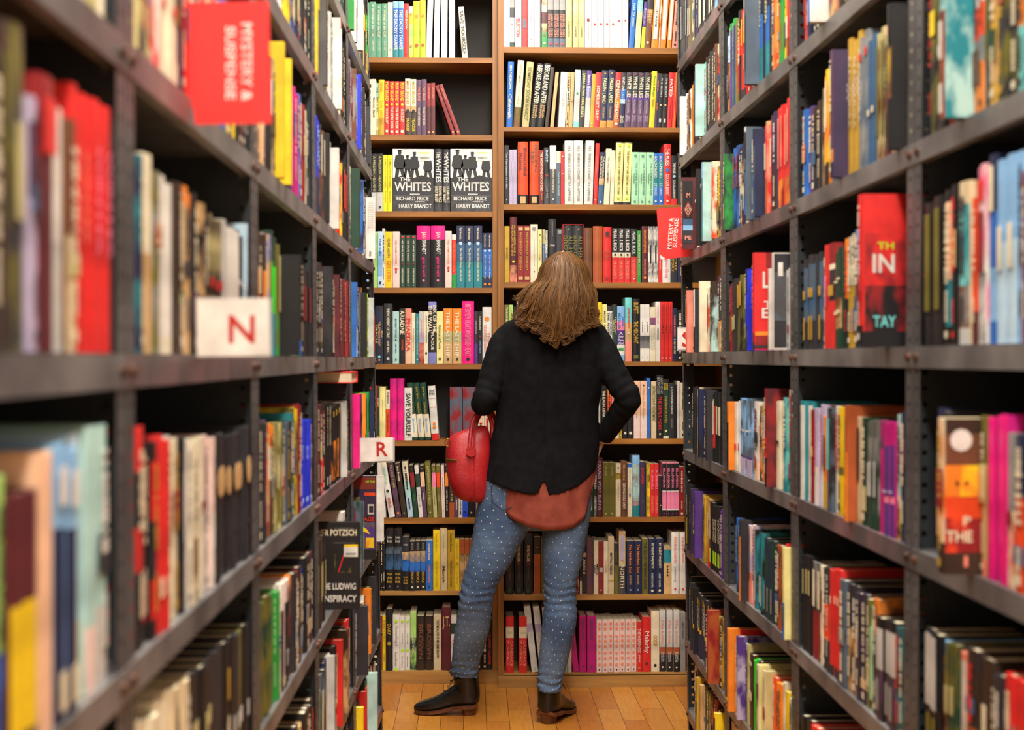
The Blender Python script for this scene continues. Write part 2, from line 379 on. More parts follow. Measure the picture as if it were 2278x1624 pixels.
wood_row('l', 'fifth', 809, """808|dark_green|684
822|charcoal|688
834|navy+black|680|the^TELEVISIONARY^ORACLE~tan~28~70~80;#~aqua~86~91~35;#~orange~92~96~25|p
853|charcoal|675|THE MOVEMENT OF STARS~cream~8~58~35;AMY BRILL~cream~62~84~28;#~light_grey~89~95~35|H
873|pale_teal|693|MOVEMENT OF STARS~slate~14~50~30;#~black~52~57~28;AMY BRILL~slate~62~80~24;#~slate~90~95~30|p
888|black|686|ARIADNE~cream~4~48~82;JUNE RACHUY BRINDEL~red_orange~56~76~40|p
901|salmon:30/peach|686|PHAEDRA~red~18~78~72|p
915|cream|696|THE UNEARTHING~tan~30~75~38|pw9
924|teal|698|AMERICAN MUSICAL IN THE MIND~pale_teal~6~82~45;#~cream~90~94~40|p
932|light_grey:40/lilac:20/dark_red+salmon|693|ANNE BRONTE~salmon~15~50~30|p
943|cream|693|JANE BRONTE THE TENANT~slate~8~60~35;#~charcoal~76~84~50|p
953|periwinkle:12/black:70/periwinkle|671|INK OF THE^THE WALL~cream~6~50~92;PLAGUE~cream~50~78~34|p
971|pale_yellow|693|Universe of Peoria~olive~26~72~40;#~olive~88~94~45|p
986*2|orange:42/khaki:20/tan|686|THE LAST SHIP~cream~6~88~42;#~charcoal~90~95~28|p
1027|hot_pink|670|INTERVIEW HEART ANSWERED HEART~pink~5~88~58;#~black~91~95~28|H
1055|charcoal:62/purple|693|EVERLASTINGS~light_grey~6~55~25|pw8
1063|black|693|CARELESS~cream~5~40~32;#~dark_red~44~52~55;ANNE C. BRUNE~light_blue~56~80~28|p
1073|white|683|THE^TEN DAYS OF HEART~salmon~30~78~60;#~orange~17~25~50|H""", 1094)
wood_row('l', 'sixth', 980, """808|navy|862
822|red|858
838|dark_green:92/gold|860|EXCERPT~cream~10~50~35|p
844|pale_yellow|860|Every Little Tune~khaki~10~70~22|Hw14
858|cream:38/red_orange|868|PG BRONSON~charcoal~5~26~40;SCHEDULES~dark_red~42~90~38|p
867*2|hot_pink+magenta|842||Hn
899|white|863|SAVE YOURSELF~dark_green~10~92~62|p
917*3|dark_green:55/cream:40/dark_green|852>-13|Jane Eyre~gold~8~28~36;Charlotte Bronte~gold~34~54~34;Bronte~light_blue~62~86~40|Hw14
960|white:88/red|859>-9|JANE^EYRE~charcoal~7~17~75~h;=~pale_pink~21~23~80;=~pale_pink~37~39~80;#~orange~66~73~40;#~orange~72~80~50|Hw17
977|-
1000|dark_red+slate|861||Hn
1029|dark_red+slate|861||Hn
1059|-
1062|peach+cream|925|MG~red~30~60~40|p
1078|cream|925||p
1090|-""", 1095)
wood_row('l', 'seventh', 1152, """822|white|1034
834|cream|1032
846|white|1030>-8|CHINESE~charcoal~30~60~30|pw13
865|cream:8/white|1030>-20|BRIDGE~mint~10~40~36;#~dark_green~48~56~50;HEARTBROKEN~red~64~82~45|Hw14
881|plum+dark_brown|1030>-19|FALLING STARS~tan~5~46~42;#~orange~90~95~45|pw12
894|dark_brown|1032>-17|Anita Brookner~cream~5~34~38;#~cream~90~95~25|pw12
907|cream:35/pale_teal:30/pale_blue|1028>-14||Hw13
921|black:14/dark_red:28/dark_green|1036>-12|#~gold~6~9~28;Trust~green~55~70~40|pw10
932|white:16/dark_green:26/white|1036>-11|STELLA~grey~52~84~40|pw9.5
941|black:13/peach:28/plum|1036>-8|#~gold~5~8~28;Anita~cream~50~68~35|pw9.5
951|olive|1028>-7|INTERFERENCE FIELD~khaki~8~78~40;#~khaki~88~95~35|Hw13
964|olive:14/pink:28/khaki|1036>-5|#~cream~6~9~28;Seventh~olive~55~78~32|pw9
973.5|olive:14/red_orange:28/olive|1036>-4|#~cream~6~9~28;Leaves~khaki~52~72~32|pw9
983|pale_pink|1036>-3|LATECOMERS~slate~14~56~26;#~slate~84~88~25|pw7.5
991|black:14/orange:27/black|1036>-2|#~gold~6~9~28;HOTEL DU LAC~cream~46~88~40|pw7.5
999|dark_brown:72/rust|1034|A START IN LIFE~tan~35~70~45|p
1011|plum|1040||p
1020|white|1040|LOOK AT ME~charcoal~64~94~45|p
1029|bright_blue+blue|1040|#~navy~86~92~35|p
1041|black|1036|#~khaki~88~94~30|p
1056|plum|1040||p
1066|black|1040||p
1080|dark_red|1036||p""", 1097)
wood_row('l', 'eighth', 1315, """820|black|1182
834|dark_brown|1190
846|black|1195||p
851|black|1200|#~orange~4~10~60;WENDE~cream~60~84~45;#~salmon~90~96~50|pw5.5
857*2|black:28/black+slate:12/steel_blue+black:26/black|1178|Geraldine^Brooks~light_grey~10~22~60~h;People^of the^Book~gold~70~88~62~h;#~grey~91~95~20|H
894|charcoal:28/steel_blue+tan:14/blue+black:22/black|1195|Geraldine~light_grey~10~18~60~h;People^of the^Book~gold~72~88~62~h|H
911*3|black:20/steel_blue+tan:22/blue+black:20/black|1205|BROOKS~grey~3~17~40;PEOPLE~gold~62~84~45;#~cream~90~95~40|p
947|blue|1203|Geraldine Brooks~pale_pink~5~38~30;Caleb's Crossing~salmon~48~84~36;#~navy~90~94~25|p
963|yellow|1180|Geraldine Brooks~mustard~5~36~30;THE SECRET CHORD~mustard~50~94~28|H
979|beige|1176|Geraldine~khaki~8~40~28;March~brown~60~88~42|H
995|mustard|1180|Geraldine Brooks~olive~5~36~30;THE SECRET CHORD~olive~50~94~28|H
1012|yellow|1201|GERALDINE~mustard~6~40~30;#~orange~44~49~45;CROSSING~mustard~58~90~28|p
1022|rust:28/tan+black|1201||pn
1033|rust:28/tan+black|1201||pn
1044|rust:28/tan+black|1201||pn
1055|black|1202||p
1068|navy|1198||p
1082|olive|1204||p""", 1100)
wood_row('l', 'ninth', 1492, """826|cream|1370
840|dark_red|1372
850|yellow|1371||p
858|black|1355|DIARY~gold~24~42~50;#~gold~50~62~60|Hw15
873|white|1369|#~lime~8~14~50;The Last Song of~grey~20~56~42;Grace Brown~grey~66~92~36;#~lime~97~100~50|Hw16
889*2|white|1372|#~lime~5~14~55;Last Song~grey~25~58~30;#~lime~58~68~60;Grace Brown~grey~74~94~28|p
912|light_green:45/dark_green+light_green|1362|CLOCK WORK~cream~40~72~40|pw14
926*2|dark_brown+black|1372|BROWN~brown~15~80~50|H
964|beige|1370|THE TIME & LIVES OF MR. JAMES BROWN~charcoal~8~78~42|p
982|maroon|1352|J.T.~tan~10~40~80~h|H
1003|white:14/dark_green:20/white|1372|TIME~red~42~66~45|p
1016|olive|1370
1030|navy|1366
1044|cream|1374
1058|dark_brown|1376
1072|black|1384|||
1085|black|1380|PUPPET MASTER~red~30~90~48|H""", 1098)
wood_row('r', 'top', 105, """1120|pale_blue|-14||pn
1134|grey:20/charcoal:20/light_grey:50/dark_green|-6|#~cream~50~54~50|p
1145|white|-10|SELECTION~red~44~80~60|pw15.5
1161|red|-8|=~slate~45~63~60|p
1174|white|-12|READING~pink~20~60~20;#~red_orange~84~87~15|p
1189|white|-10||pn
1202|charcoal|-8||pnw2.5
1205|brown+cream:30/maroon:22/khaki+black:18/green|-8|d~hot_pink~72~77~35;#~cream~89~94~45|p
1218*3|grey:26/black:56/slate|-8|SUPER SAD STORY^TRUE LOVE STORY~salmon~34~80~72;#~red~91~96~45|p
1258|khaki|-12|Sylvester~cream~12~42~50;LOVESEY~olive~50~80~30|pw15.5
1274*2|khaki|-12|Peter~cream~12~40~40;LOVESEY~olive~60~80~26|p
1301|white|-14|#~dark_red~46~51~46;DESTINY~grey~54~90~25|pw15.5
1317*4|white|-12|#~red~53~57~38;#~grey~91~93~18|pn
1371*2|white|-12|#~red~46~50~30|pnw13.5
1399|blue|-12>8|FEAR OF SPEED~pale_blue~15~60~40|pw12
1412|aqua:30/pale_yellow|-10>8|CONSIDER~cream~10~46~50|pw13
1426|purple:55/bright_yellow|2>8|BOYCHIEF~lilac~15~50~50|pw8
1434|charcoal:22/brown+tan:34/brown|-6>8|THIEF~tan~26~50~60;#~cream~86~92~40|pw14
1449|orange|-12>8|=~white~0~84~62;DELIRIUM~grey~22~62~30|pw14.5
1465|orange+white|-12>6||pn
1468|orange|-12>8|=~white~0~84~62|pw14
1484|orange|-8>8|=~white~0~84~62|pw10
1495|salmon|0>8||p
1508|cream|0||p
1524|navy|-5||p""", 1540)
wood_row('r', 'second', 283, """1126|blue|138>4|RITA MAE BROWN~cream~6~42~36;Cakewalk~white~50~88~55|Hw14
1142|cream:70/brown+olive|134>10|RITA MAE~gold~8~34~30;FIVE GALS~khaki~38~66~28|HDw15
1161|khaki|138>11|SOMEDAY SOON BASKET~olive~8~90~50|Hw16
1178|black|142>17|BEFORE AND AFTER~cream~3~64~70;ROSELLEN^BROWN~tan~66~86~58|Hw16
1193|black|141>18|BEFORE AND AFTER~cream~3~64~70;ROSELLEN^BROWN~tan~66~86~58|HDw17
1212|dark_brown|150>14||pw8n
1224|tan|160>12||pw8n
1242|white|160>6|When Skies~light_grey~20~80~35|Hw15.5
1258|tan:30/cream:30/tan|160>5||pw7.5
1266|tan|160>5|#~brown~50~54~30|pw8
1275|pale_teal:30/light_grey:60/aqua+light_grey|155>5|#~green~38~44~40|p
1288|charcoal|155>7|SANDRA BROWN TRIBAL SECRETS~pale_yellow~6~82~45|p
1300|purple:28/periwinkle:20/light_grey|155>6|Sandra Brown~white~8~46~50|p
1312|mustard|163>6|#~cream~90~95~40|pw9
1321|red|160>6|SOMERSET GREY~cream~24~88~50|p
1334*2|navy:88/orange+tan|155>6|#~orange~4~8~30;FALLEN LAND~pale_yellow~14~58~50;TAYLOR BROWN~tan~64~84~30|p
1364|red:20/orange+dark_red:70/rust|160>6|CRIMINAL MINDED~cream~14~85~62;#~white~91~96~50|p
1377|charcoal:30/blue:18/pale_blue:8/navy|160>6|WHITE LINES~white~8~34~50;CRASH~light_blue~36~48~45;TRACY^BROWN~cream~78~92~55|p
1389*4|charcoal:40/purple+plum:10/plum|160>6|#~magenta~2~5~28;WHITE LIES~cream~8~46~62;ALL FALLS DOWN~lilac~50~74~34;TRACY^BROWN~lilac~78~90~50|p
1444|yellow|157>7|Track Magic~green~8~46~48;Nancy Brown~olive~50~64~32|p
1456|dark_purple|162>6|CINEMA~orange~12~34~40;STORY~orange~54~70~36|p
1463*2|black|162>6|THE SECRET~light_grey~8~44~34;#~peach~54~62~45;=~light_grey~83~90~45|p
1484|red|160>6|FATED~white~12~44~55;CAROLINA~dark_red~56~88~26|pw11
1495|red|160>6|=~yellow~0~100~8|pnw9
1506|black|160||p
1522|navy|158||p""", 1540)
wood_row('r', 'third', 455, """1122|black|323|The Fabrication of a Girl~light_grey~6~80~34;#~cream~90~95~28|p
1133*2|lilac|333|BEFORE DAWN~plum~8~60~24|pw8.3
1150|black|325||pnw2
1152|red_orange:84/black|315|Beautiful^Ruins~maroon~5~58~70;=~tan~87~98~55|Hw23
1178|red_orange:85/black|315|FEELING^LIFE~brown~5~48~72;=~tan~88~98~55|Hw21
1200|dark_red:80/maroon|334|THE NIGHT GWEN STACY DIED~cream~4~76~52;BROOKS~orange~80~92~36|p
1210|dark_grey+black|328|ANATOMY~pale_blue~4~26~45;#~dark_red~46~53~50;JAMES~grey~66~92~46|H
1223|white:40/dark_grey|323|MEMOIRS SPENCERVILLE~cream~40~80~30;#~white~88~94~22|p
1238|cream:22/slate:30/slate|336|CHAINED SOLDIER~pale_teal~38~84~38|p
1248|red|336|#~cream~6~14~45;#~pale_pink~40~44~30|p
1256|white|313|ALL THINGS CEASE TO APPEAR~grey~7~95~28|Hw21
1277|white|312|ALL THINGS CEASE TO APPEAR~grey~7~95~28|Hw21
1299|white|313>4|ALL THINGS CEASE TO APPEAR~grey~7~95~28|Hw20
1320|red|318>6|Nobody Forgives~salmon~6~64~34;#~cream~90~95~36|pw9
1330|navy:50/tan+navy:12/steel_blue|338>6|THE WONDERFUL^MATILDA DUPLAINE~cream~8~56~66;#~white~93~97~40|pw12
1343|cream|330>6|THE UNACCOMPANIED~grey~15~62~30;#~rust~52~56~28|pw13
1357|cream|334>4|#~light_blue~48~52~25|pw9
1366*2|dark_green+olive:2/pale_yellow:94/charcoal|315>5|THE BEAUTY OF HER CAVE HILL STORY~olive~14~84~28;#~lime~3~8~40;#~lime~86~93~35|Hw18
1404*3|mint|338>2|#~sage~5~9~40;THE OTHER WINTER^Stephen~sage~18~82~52;#~sage~92~96~30|p
1454*2|blue:15/teal:50/blue|339|GOLD-MINDED~white~6~48~48;STORIES~pale_blue~58~82~46;#~white~90~96~40|p
1477|red|319|THE MUSES~white~8~36~55;#~blue~40~46~48;DOUGLAS BRUNT~pale_pink~50~85~50;#~cream~91~96~30|H
1494|black:88/red|345|THE WILES~white~14~36~40;#~pale_blue~39~45~45;DOUGLAS BRUNT~white~50~88~34|p
1508|charcoal|340||p
1522|red|330||p""", 1538)
wood_row('r', 'fourth', 628, """1122|mustard|503|RUAN~brown~34~62~32|p
1134|maroon:74/salmon+brown|483|A L ABKINGDON AND A^MATRIMONY PRETEND~mustard~12~60~56;#~yellow~66~71~36;ELLEN~tan~78~86~50|Hw16.5
1151*2|dark_red|502|=~tan~3~9~70;PANDEMONIUM FREEDOM~gold~12~78~34;=~tan~90~96~70|pw14.5
1180|cream|499|#~grey~5~10~55;The Great Fifty Bowie Book~light_grey~24~72~28;#~black~80~83~18|p
1197|pale_yellow|510|#~olive~8~12~40;NOTES TO COME~khaki~18~60~30|pw9
1207|khaki:28/blue|510||pw6
1213|slate+cream|512||pw6
1220|charcoal|487|=~khaki~4~28~6;THE FORBID~cream~34~50~60~h|Hw18
1238|charcoal|508|=~grey~3~10~60;SILENT~grey~50~70~30|p
1252|-
1299|brown|507||Hnw19
1319|rust|503||Hnw22
1342|red|505|#~charcoal~9~14~50;KINFOLK~charcoal~12~22~60~h;PEARL^BUCK~rust~40~60~60~h;JOHN^DAY~maroon~90~97~50~h|Hw19
1362*3|black:45/cream:9/red|507|PEARL S. BUCK~white~3~43~54;#~charcoal~47~51~36;THE GOOD EARTH~salmon~60~94~48|p
1404|black:52/red|508|PEARL S. BUCK~white~6~48~50;THE GOOD EARTH~salmon~56~90~48;#~cream~92~95~30|p
1418|green|513|PAVILION OF WOMEN~cream~8~62~45;PEARL BUCK~light_green~66~86~30|pw9
1428|maroon|503|BREAKFAST BEFORE~orange~8~48~36;TRUMAN CAPOTE~salmon~58~86~28;#~orange~88~95~45|p
1442*2|white+black|503|=~black~34~66~30|pn
1465|red|507|THE PEOPLE~pale_pink~40~92~28|p
1474|white|507|Agnes Grey~pink~50~92~50|H
1493|charcoal|510|SECRET^HISTORY~gold~34~88~70|p
1508|navy|508||p
1524|black|505||p""", 1540)
wood_row('r', 'fifth', 804, """1122|olive:70/olive|678|THRONE OF~cream~4~40~40|p
1133|light_green|678||pw9
1143|black|682||pw6
1150|pale_pink|660|PINK~red_orange~5~30~50|p
1170|white|664||
1188|red|680||
1203|beige|676||
1220|navy|682||
1238|olive|672||
1255|cream|680||
1270|dark_red|678||
1288|tan|674||
1304|peach|680||
1314|cream|678||pw9
1324|yellow|672|HONEY~gold~8~60~40|H
1340|pale_yellow:80/tan|677|MONT ANN~olive~12~50~42|p
1351|charcoal:10/white:90/black|680|THOSE ACROSS^THE RIVER~charcoal~12~52~78|p
1363|dark_green+charcoal|677|THE NIGHT^GIRARD~khaki~6~70~70|p
1373|light_blue:26/pink:18/purple:26/white:18/light_blue|681|JANE^BUTLER~blue~13~42~66;A^Salty^Piece^of Land~white~47~70~68~h;=~green~76~80~70|Hw17.5
1391|aqua:40/tan:28/salmon|662|JANE BARRETT~red~16~48~40;#~cream~54~58~30|Hw15
1407|black|665|BUFFETT~gold~6~24~62;THE MERCHANT~gold~36~72~60;=~olive~90~96~62|Hw17
1425*2|white:55/dark_grey+grey:22/white|677|A BURIAL~charcoal~30~50~24;#~grey~92~95~16|pw10.5
1446|cream:20/magenta+slate:13/cream|683|SIGNS AND^WONDERS~light_grey~38~78~66|p
1459|white|671|HARDWICK~pink~8~38~30;WESTWOOD~charcoal~44~64~34|p
1470*3|red|671|STREET OF CROCS~dark_red~5~38~28;PULP~black~40~53~40;#~white~93~97~35|p
1497|navy|685|CHARLES BUCKSKIN~salmon~14~54~40;MAN ON FIRE~pale_yellow~62~86~40;#~light_blue~57~61~45|p
1507|black|690||p
1520|dark_purple|688||p""", 1536)
wood_row('r', 'sixth', 976, """1122|cream|850
1138|dark_red|846
1155|navy|852
1172|tan|848
1190|black|850
1210|red|856
1228|white|850
1248|olive|846
1268|rust|852
1290|black|852
1308|slate|856
1322|dark_red|860||pw9
1332|white:96/dark_green|858||pnw4
1337|black|858|THE ELAGIN AFFAIR~cream~10~60~48|Hw14
1352|orange:20/red_orange:30/red|858||pw8
1361|salmon|858||pw5
1367|cream|860
1378|olive:80/gold|860||pw7
1386|black|858|#~white~86~94~60|pw10
1397|black|856|#~cream~86~94~60|pw12
1410*2|peach:60/pale_pink|848|Girl to the Brave~tan~12~64~32;#~charcoal~6~9~25|p
1440|blue|842|#~pale_blue~12~20~40|pw8
1449|beige|849|DISTRACTION OF DEPARTMENT~olive~8~70~60|p
1461|black|835|ANTHONY^BURGESS~grey~4~30~80;THE DEVIL'S MODE~red~34~86~46;#~khaki~91~95~35|H
1476|black:10/dark_green:86/cream|845|ANTHONY^BURGESS~yellow~6~18~60;THE PIANOPLAYERS~mustard~28~74~44;#~pale_yellow~84~91~45|p
1489|charcoal|853|A CLOCKWORK ORANGE~white~6~56~36;BURGESS~grey~64~82~26|p
1501|black|856||pnw5
1507|white|848||pw6
1514|cream|852||p
1528|navy|850||p""", 1542)
wood_row('r', 'seventh', 1151, """1122|navy|1034
1140|cream|1030
1158|dark_red|1030
1176|black|1026
1196|olive|1030
1216|tan|1030
1236|white|1028
1256|dark_brown|1034
1276|rust|1030
1296|black|1032
1311|dark_green|1032||pw10
1322|dark_green+white|1034||pw6
1328|maroon|1019|HOUSES WEST BURNS~lilac~6~88~55|H
1341*2|olive|1030|THE GREEN~khaki~6~24~22;#~khaki~92~96~30|p
1370|cream:18/olive+gold:12/cream|1032|Cold Sassy Tree~salmon~36~70~40;#~black~6~10~30|p
1382|brown|1027|Olive Ann Burns~tan~6~34~34;LEAVING COLD SASSY~cream~40~86~42|Hw14
1396|blue:7/cream|1032|Leaving Cold Sassy~light_blue~10~50~34;=~blue~56~62~30|p
1407|light_blue:14/pale_teal+grey:60/salmon+teal:8/teal|1014|AUGUST~pale_blue~45~70~30|H
1424|dark_purple|1028|BONFIRE~red~12~40~40;SAY YES~slate~52~76~24|p
1436|black:100|1030|=~yellow~0~100~8|pnw4
1440|yellow+black|1030||pnw7
1447*2|red|1033|BUSHNELL~pink~12~50~45;COLLECTED~salmon~60~92~42|p
1466|black|1060|#~light_green~70~74~40|p
1474*4|pink:2/black:50/white:2/pink:32/white:2/black|1030|SELLEVISION~pink~10~46~52;#~magenta~92~96~30|pn
1512|dark_red|1040||p
1524|black|1036||p""", 1540)
wood_row('r', 'eighth', 1323, """1124*3|black+charcoal|1188|THE NUSE~tan~18~46~34;=~dark_red~49~51~30;JOHN BANKS~brown~54~76~20;#~dark_green~90~96~50|Hw19.5
1187|dark_brown:30/rust|1195|#~cream~17~20~15|pw16
1204|olive|1200
1220|navy|1198
1238|cream|1204
1256|dark_red|1198
1272|black|1200
1284|dark_red|1205||pw5
1290|black:75/cream|1205||pw5
1295|black:20/tan:8/charcoal|1208|ARIES~cream~32~54~60;#~cream~57~61~50|pw10
1305|plum+brown|1200|SHADOW~brown~20~80~30|Hw15
1321|cream|1204|Marcel^Laler~black~34~74~72|pw11
1332|dark_red|1205|=~light_grey~50~58~70;#~tan~90~94~40|pw10.5
1343|cream|1206|DICKENS~salmon~26~70~30|pw10
1353|beige|1195|MUTUAL FRIEND~charcoal~28~66~40;=~mustard~75~77~90|pw13.5
1367|charcoal:44/olive|1210|NIGHT~olive~10~40~40|pw9
1377|cream+tan:8/beige:48/dark_grey|1183|=~lilac~6~46~50;NORTH~cream~54~90~60|Hw15
1394*2|navy|1205|The Northern Soul~orange~6~60~36;ANOTHER SPRING~tan~64~82~24;#~light_blue~90~94~25|p
1429|olive|1200|THE SEA IN HIS WAKE BOOK~charcoal~6~92~45|p
1443*2|navy|1200|BY SILENT MAJORITY~cream~8~54~40;ROBERT COOPER~light_grey~62~88~26;#~cream~92~96~35|H
1477|tan:6/teal+navy:28/tan|1218|#~black~40~44~24;#~black~46~50~24;#~black~52~56~24;#~black~58~62~24|H
1494|white|1186|FOUR BLONDES~salmon~8~50~32;CANDACE~grey~56~80~22;#~red~90~94~28|Hw17
1512|white|1186|FOUR BLONDES~salmon~8~50~32;#~red~90~94~28|Hw15
1528|cream|1192||p""", 1544)
wood_row('r', 'ninth', 1497, """1125*2|red:18/cream:20/red|1372|THE BODY~khaki~23~34~70~h;CANDACE^BUSHNELL~salmon~42~88~70|Hw18.5
1183|white+light_grey:26/lilac:13/white+light_grey|1350>-18|#~pale_teal~92~97~50|pw15
1201|white+light_grey:26/lilac:13/white+light_grey|1350>-16|#~pale_teal~92~97~50|pw15
1219|white+light_grey:26/lilac:13/white+light_grey|1352>-14||pw15
1236|white|1360||
1250|pale_teal|1362||
1262|white|1372|V~pale_teal~88~97~60~h|pw10
1275|magenta|1378>-12|CANDACE BUSHNELL~plum~4~60~34|pw14
1289|magenta|1371|CANDACE BUSHNELL~plum~4~44~40;#~plum~86~94~30|Hw16.5
1306|magenta|1371|CANDACE BUSHNELL~plum~4~44~40;#~plum~86~94~30|Hw20
1327*7|pale_pink|1380|#~salmon~5~11~55;#~salmon~14~20~55;#~salmon~28~34~55;#~salmon~37~43~55;#~salmon~47~53~55;#~salmon~60~66~55;#~salmon~70~76~55;#~salmon~82~88~55;#~charcoal~93~97~28|pn
1417|red|1385|THE WEIRDNESS~white~14~62~56;JEREMY~pale_pink~66~82~36;#~gold~90~94~40|pw12
1429|red|1375|Malarky~pale_pink~26~66~60;#~maroon~80~90~35|Hw20
1449|cream|1362|GOSSIP~mustard~40~58~50;#~black~86~93~36|Hw19
1468*3|light_grey:60/rust:12/black|1360|The Lives~salmon~14~54~44;BLANCA^BUSQUETS~light_grey~68~84~50;#~cream~90~95~30|pw14
1514|grey|1365|NOTABLE~dark_grey~10~50~30|p
1526|cream|1368||p""", 1542)
# ---------------------------------------------------------------- steel racks: geometry shared by units and books
PYS = dict(L=[.63, 1.548, 2.452, 3.36, 4.28, 5.20], R=[.62, 1.53, 2.44, 3.35, 4.26, 5.17])
LV = dict(L=[.99, .665, .327, -.013, -.352, -.672, -1.0, -1.28], R=[1.058, .708, .355, .003, -.345, -.696, -1.043, -1.29])
LEANT = dict(L=[(1.5, 0), (2.44, .004), (3.35, .006), (4.26, .011), (5.17, .020)], R=[(1.94, -.008), (2.44, -.006), (3.35, .004), (4.26, .009), (5.17, .0154)])
FX = dict(L=-.375, R=.76)
XOFF = dict(L=[(2, 0), (2.45, .001), (3.36, .004), (4.28, .0085), (5.2, .019)], R=[(2.4, .001), (3.35, .001), (4.26, -.005), (5.17, .003)])
def fx(sd, Y, Z): return FX[sd]+lerp_at(Y, XOFF[sd])-lerp_at(Y, LEANT[sd])*(Z-EYE)
def y_of_px(sd, px, Z):
    Y = 3
    for _ in range(8): Y = onX(px, fx(sd, Y, Z)+(-.006 if sd == 'L' else .006))
    return Y
def side_row(sd, bay, lev, data, hd=23.5):
    """token: px|cols|height cm[|text][|opt][|cover colour]; opt c = stands proud so its cover shows"""
    toks = [t.split('|') for t in data.strip().split('\n')]
    zs = EYE+LV[sd][lev]+.0185
    ya, yb = PYS[sd][bay]+.046, PYS[sd][bay+1]-.046
    name = '%s%d%d' % (sd, bay, lev)
    px = [float(t[0].split('*')[0]) for t in toks]
    if sd == 'R' and bay == 1:      # the row runs on past the edge of the photograph
        yy = y_of_px(sd, px[-1], zs+.12)-.016; rr = random.Random(lev)
        while yy > ya+.016:
            add_book(sd, name, (fx(sd, yy, zs)+rr.uniform(.003, .012), yy, zs+.0006), .030, rr.uniform(.21, .24), .15,
                     rr.choice(['black', 'navy', 'cream', 'dark_red', 'white', 'olive', 'teal', 'charcoal', 'red']), [], '', 0, px=2500)
            yy -= .031
    for i, t in enumerate(toks[:-1]):
        if t[1] == '-': continue
        a, b_ = px[i], px[i+1]
        h = float(t[2])/100 if len(t) > 2 and t[2] else hd/100
        text = t[3].split(';') if len(t) > 3 and t[3] else []
        opt = t[4] if len(t) > 4 else ''; side = t[5] if len(t) > 5 and t[5] else None
        zm = zs+h/2
        Ya, Yb = sorted((y_of_px(sd, a, zm), y_of_px(sd, b_, zm)))
        Ya = max(Ya, ya); Yb = min(Yb, yb)
        if Yb-Ya < .006: continue
        if 'c' in opt:
            near = a if sd == 'L' else b_; edge = b_ if sd == 'L' else a
            Y = max(y_of_px(sd, near, zm), ya); Y = min(Y, yb-.03)
            pro = abs(edge-near)*Y/F*.93
            wd = .03 if 'H' in opt else .024
            x = fx(sd, Y, zm)+(pro if sd == 'L' else -pro)
            add_book(sd, name, (x, Y+wd/2, zs+.0006), wd, h, .155, t[1], text, opt, 0, side, px=(a+b_)/2)
            Ya = Y+wd+.001; n = int((Yb-Ya)/.028)      # books standing behind the one that sticks out
            for k in range(n):
                yy = Ya+(k+.5)*.028
                if yy+.014 > yb: break
                add_book(sd, name, (fx(sd, yy, zs)+(-.01 if sd == 'L' else .01), yy, zs+.0006), .027, h*random.uniform(.85, .97), .14,
                         random.choice(['black', 'dark_brown', 'navy', 'charcoal', 'cream', 'dark_red', 'white', 'olive']), [], '', 0, px=(a+b_)/2)
            continue
        W = Yb-Ya; n = int(t[0].split('*')[1]) if '*' in t[0] else max(1, round(W/.033))
        n = max(n, math.ceil(W/.052))
        if '1' in opt: n = 1
        alt = t[1].split('&')
        for k in range(n):
            yy = Ya+W*(k+.5)/n; hh = h*(1 if n == 1 else random.uniform(.955, 1.0)) if k else h
            rec = random.uniform(.002, .012)+(.055 if 'r' in opt else 0)
            s = 1 if sd == 'L' else -1
            kk = k if sd == 'L' else n-1-k
            add_book(sd, name, (fx(sd, yy, zs)-s*rec, yy, zs+.0006), W/n*.975, hh, .15 if h < .26 else .165,
                     alt[kk % len(alt)], text, opt, 0, side, px=(a+b_)/2)
# left rack, bay 0 = nearest the camera
side_row('L', 0, 2, "-60|cream|26\n130|beige\n165|cream|28\n185|khaki\n215|cream|25\n240|white\n262|-", 25)
side_row('L', 0, 3, """-110|charcoal&black|25
0|dark_brown|27|=~olive~10~40~50|
22|charcoal+olive|27.5|=~khaki~30~60~40|
62|lilac:10/plum:30/lilac|22||
82|dark_red:30/maroon|24.5|=~red~8~28~80|
116|white:55/light_grey|22.5||n
148|brown:50/beige|22||
170|red|26.0|WINTER~salmon~10~70~40|
203|red|25.5|WINTER~pink~10~70~40|
240|cream:85/gold|15
262|-""")
side_row('L', 0, 4, """-160|green|22
-40|light_green:60/blue|24
15|maroon:42/yellow:50/charcoal|22||n
45|maroon:42/yellow:50/charcoal|22||n
80|peach|25||n
112|light_blue:30/navy:50/navy|25.5|=~white~8~22~60;=~cream~82~96~55|
166|pale_blue:70/beige|26||n
190|pale_teal:75/pale_pink|26.5||n
215|pale_teal:70/light_grey|26.5
240|slate|25
262|-""")
side_row('L', 0, 5, "-60|black&dark_brown|24\n262|-")
side_row('L', 1, 1, "300|cream&black&tan|24\n560|-")
side_row('L', 1, 2, """292|purple+pale_yellow|26|=~yellow~20~26~60;=~pink~60~66~60|
318|charcoal+khaki|25
340|red+pale_pink|24.5
362|cream|25|#~red~30~34~50;#~red~60~64~50|
386|cream&navy&red|24
480|blue|21
510|black:80/yellow|22
530*3|black&maroon&charcoal|22
560|-""")
side_row('L', 1, 3, """300|navy+teal|22.5
325|cream:50/tan|23.5||n
345|olive+grey|22
360|white:90/cream|22||n
386|dark_brown|22
400|orange:12/tan|22
425|black|22
437|tan+black|21
452|black|20
465|dark_brown+khaki|20.5|=~red~45~52~70;SHADOWS~cream~68~96~60|
490|light_grey|20.5||n
512|white|20||n
534|black|20.5|#~white~40~44~40|
545|pale_blue:50/grey|22
556|navy|20
563|-""")
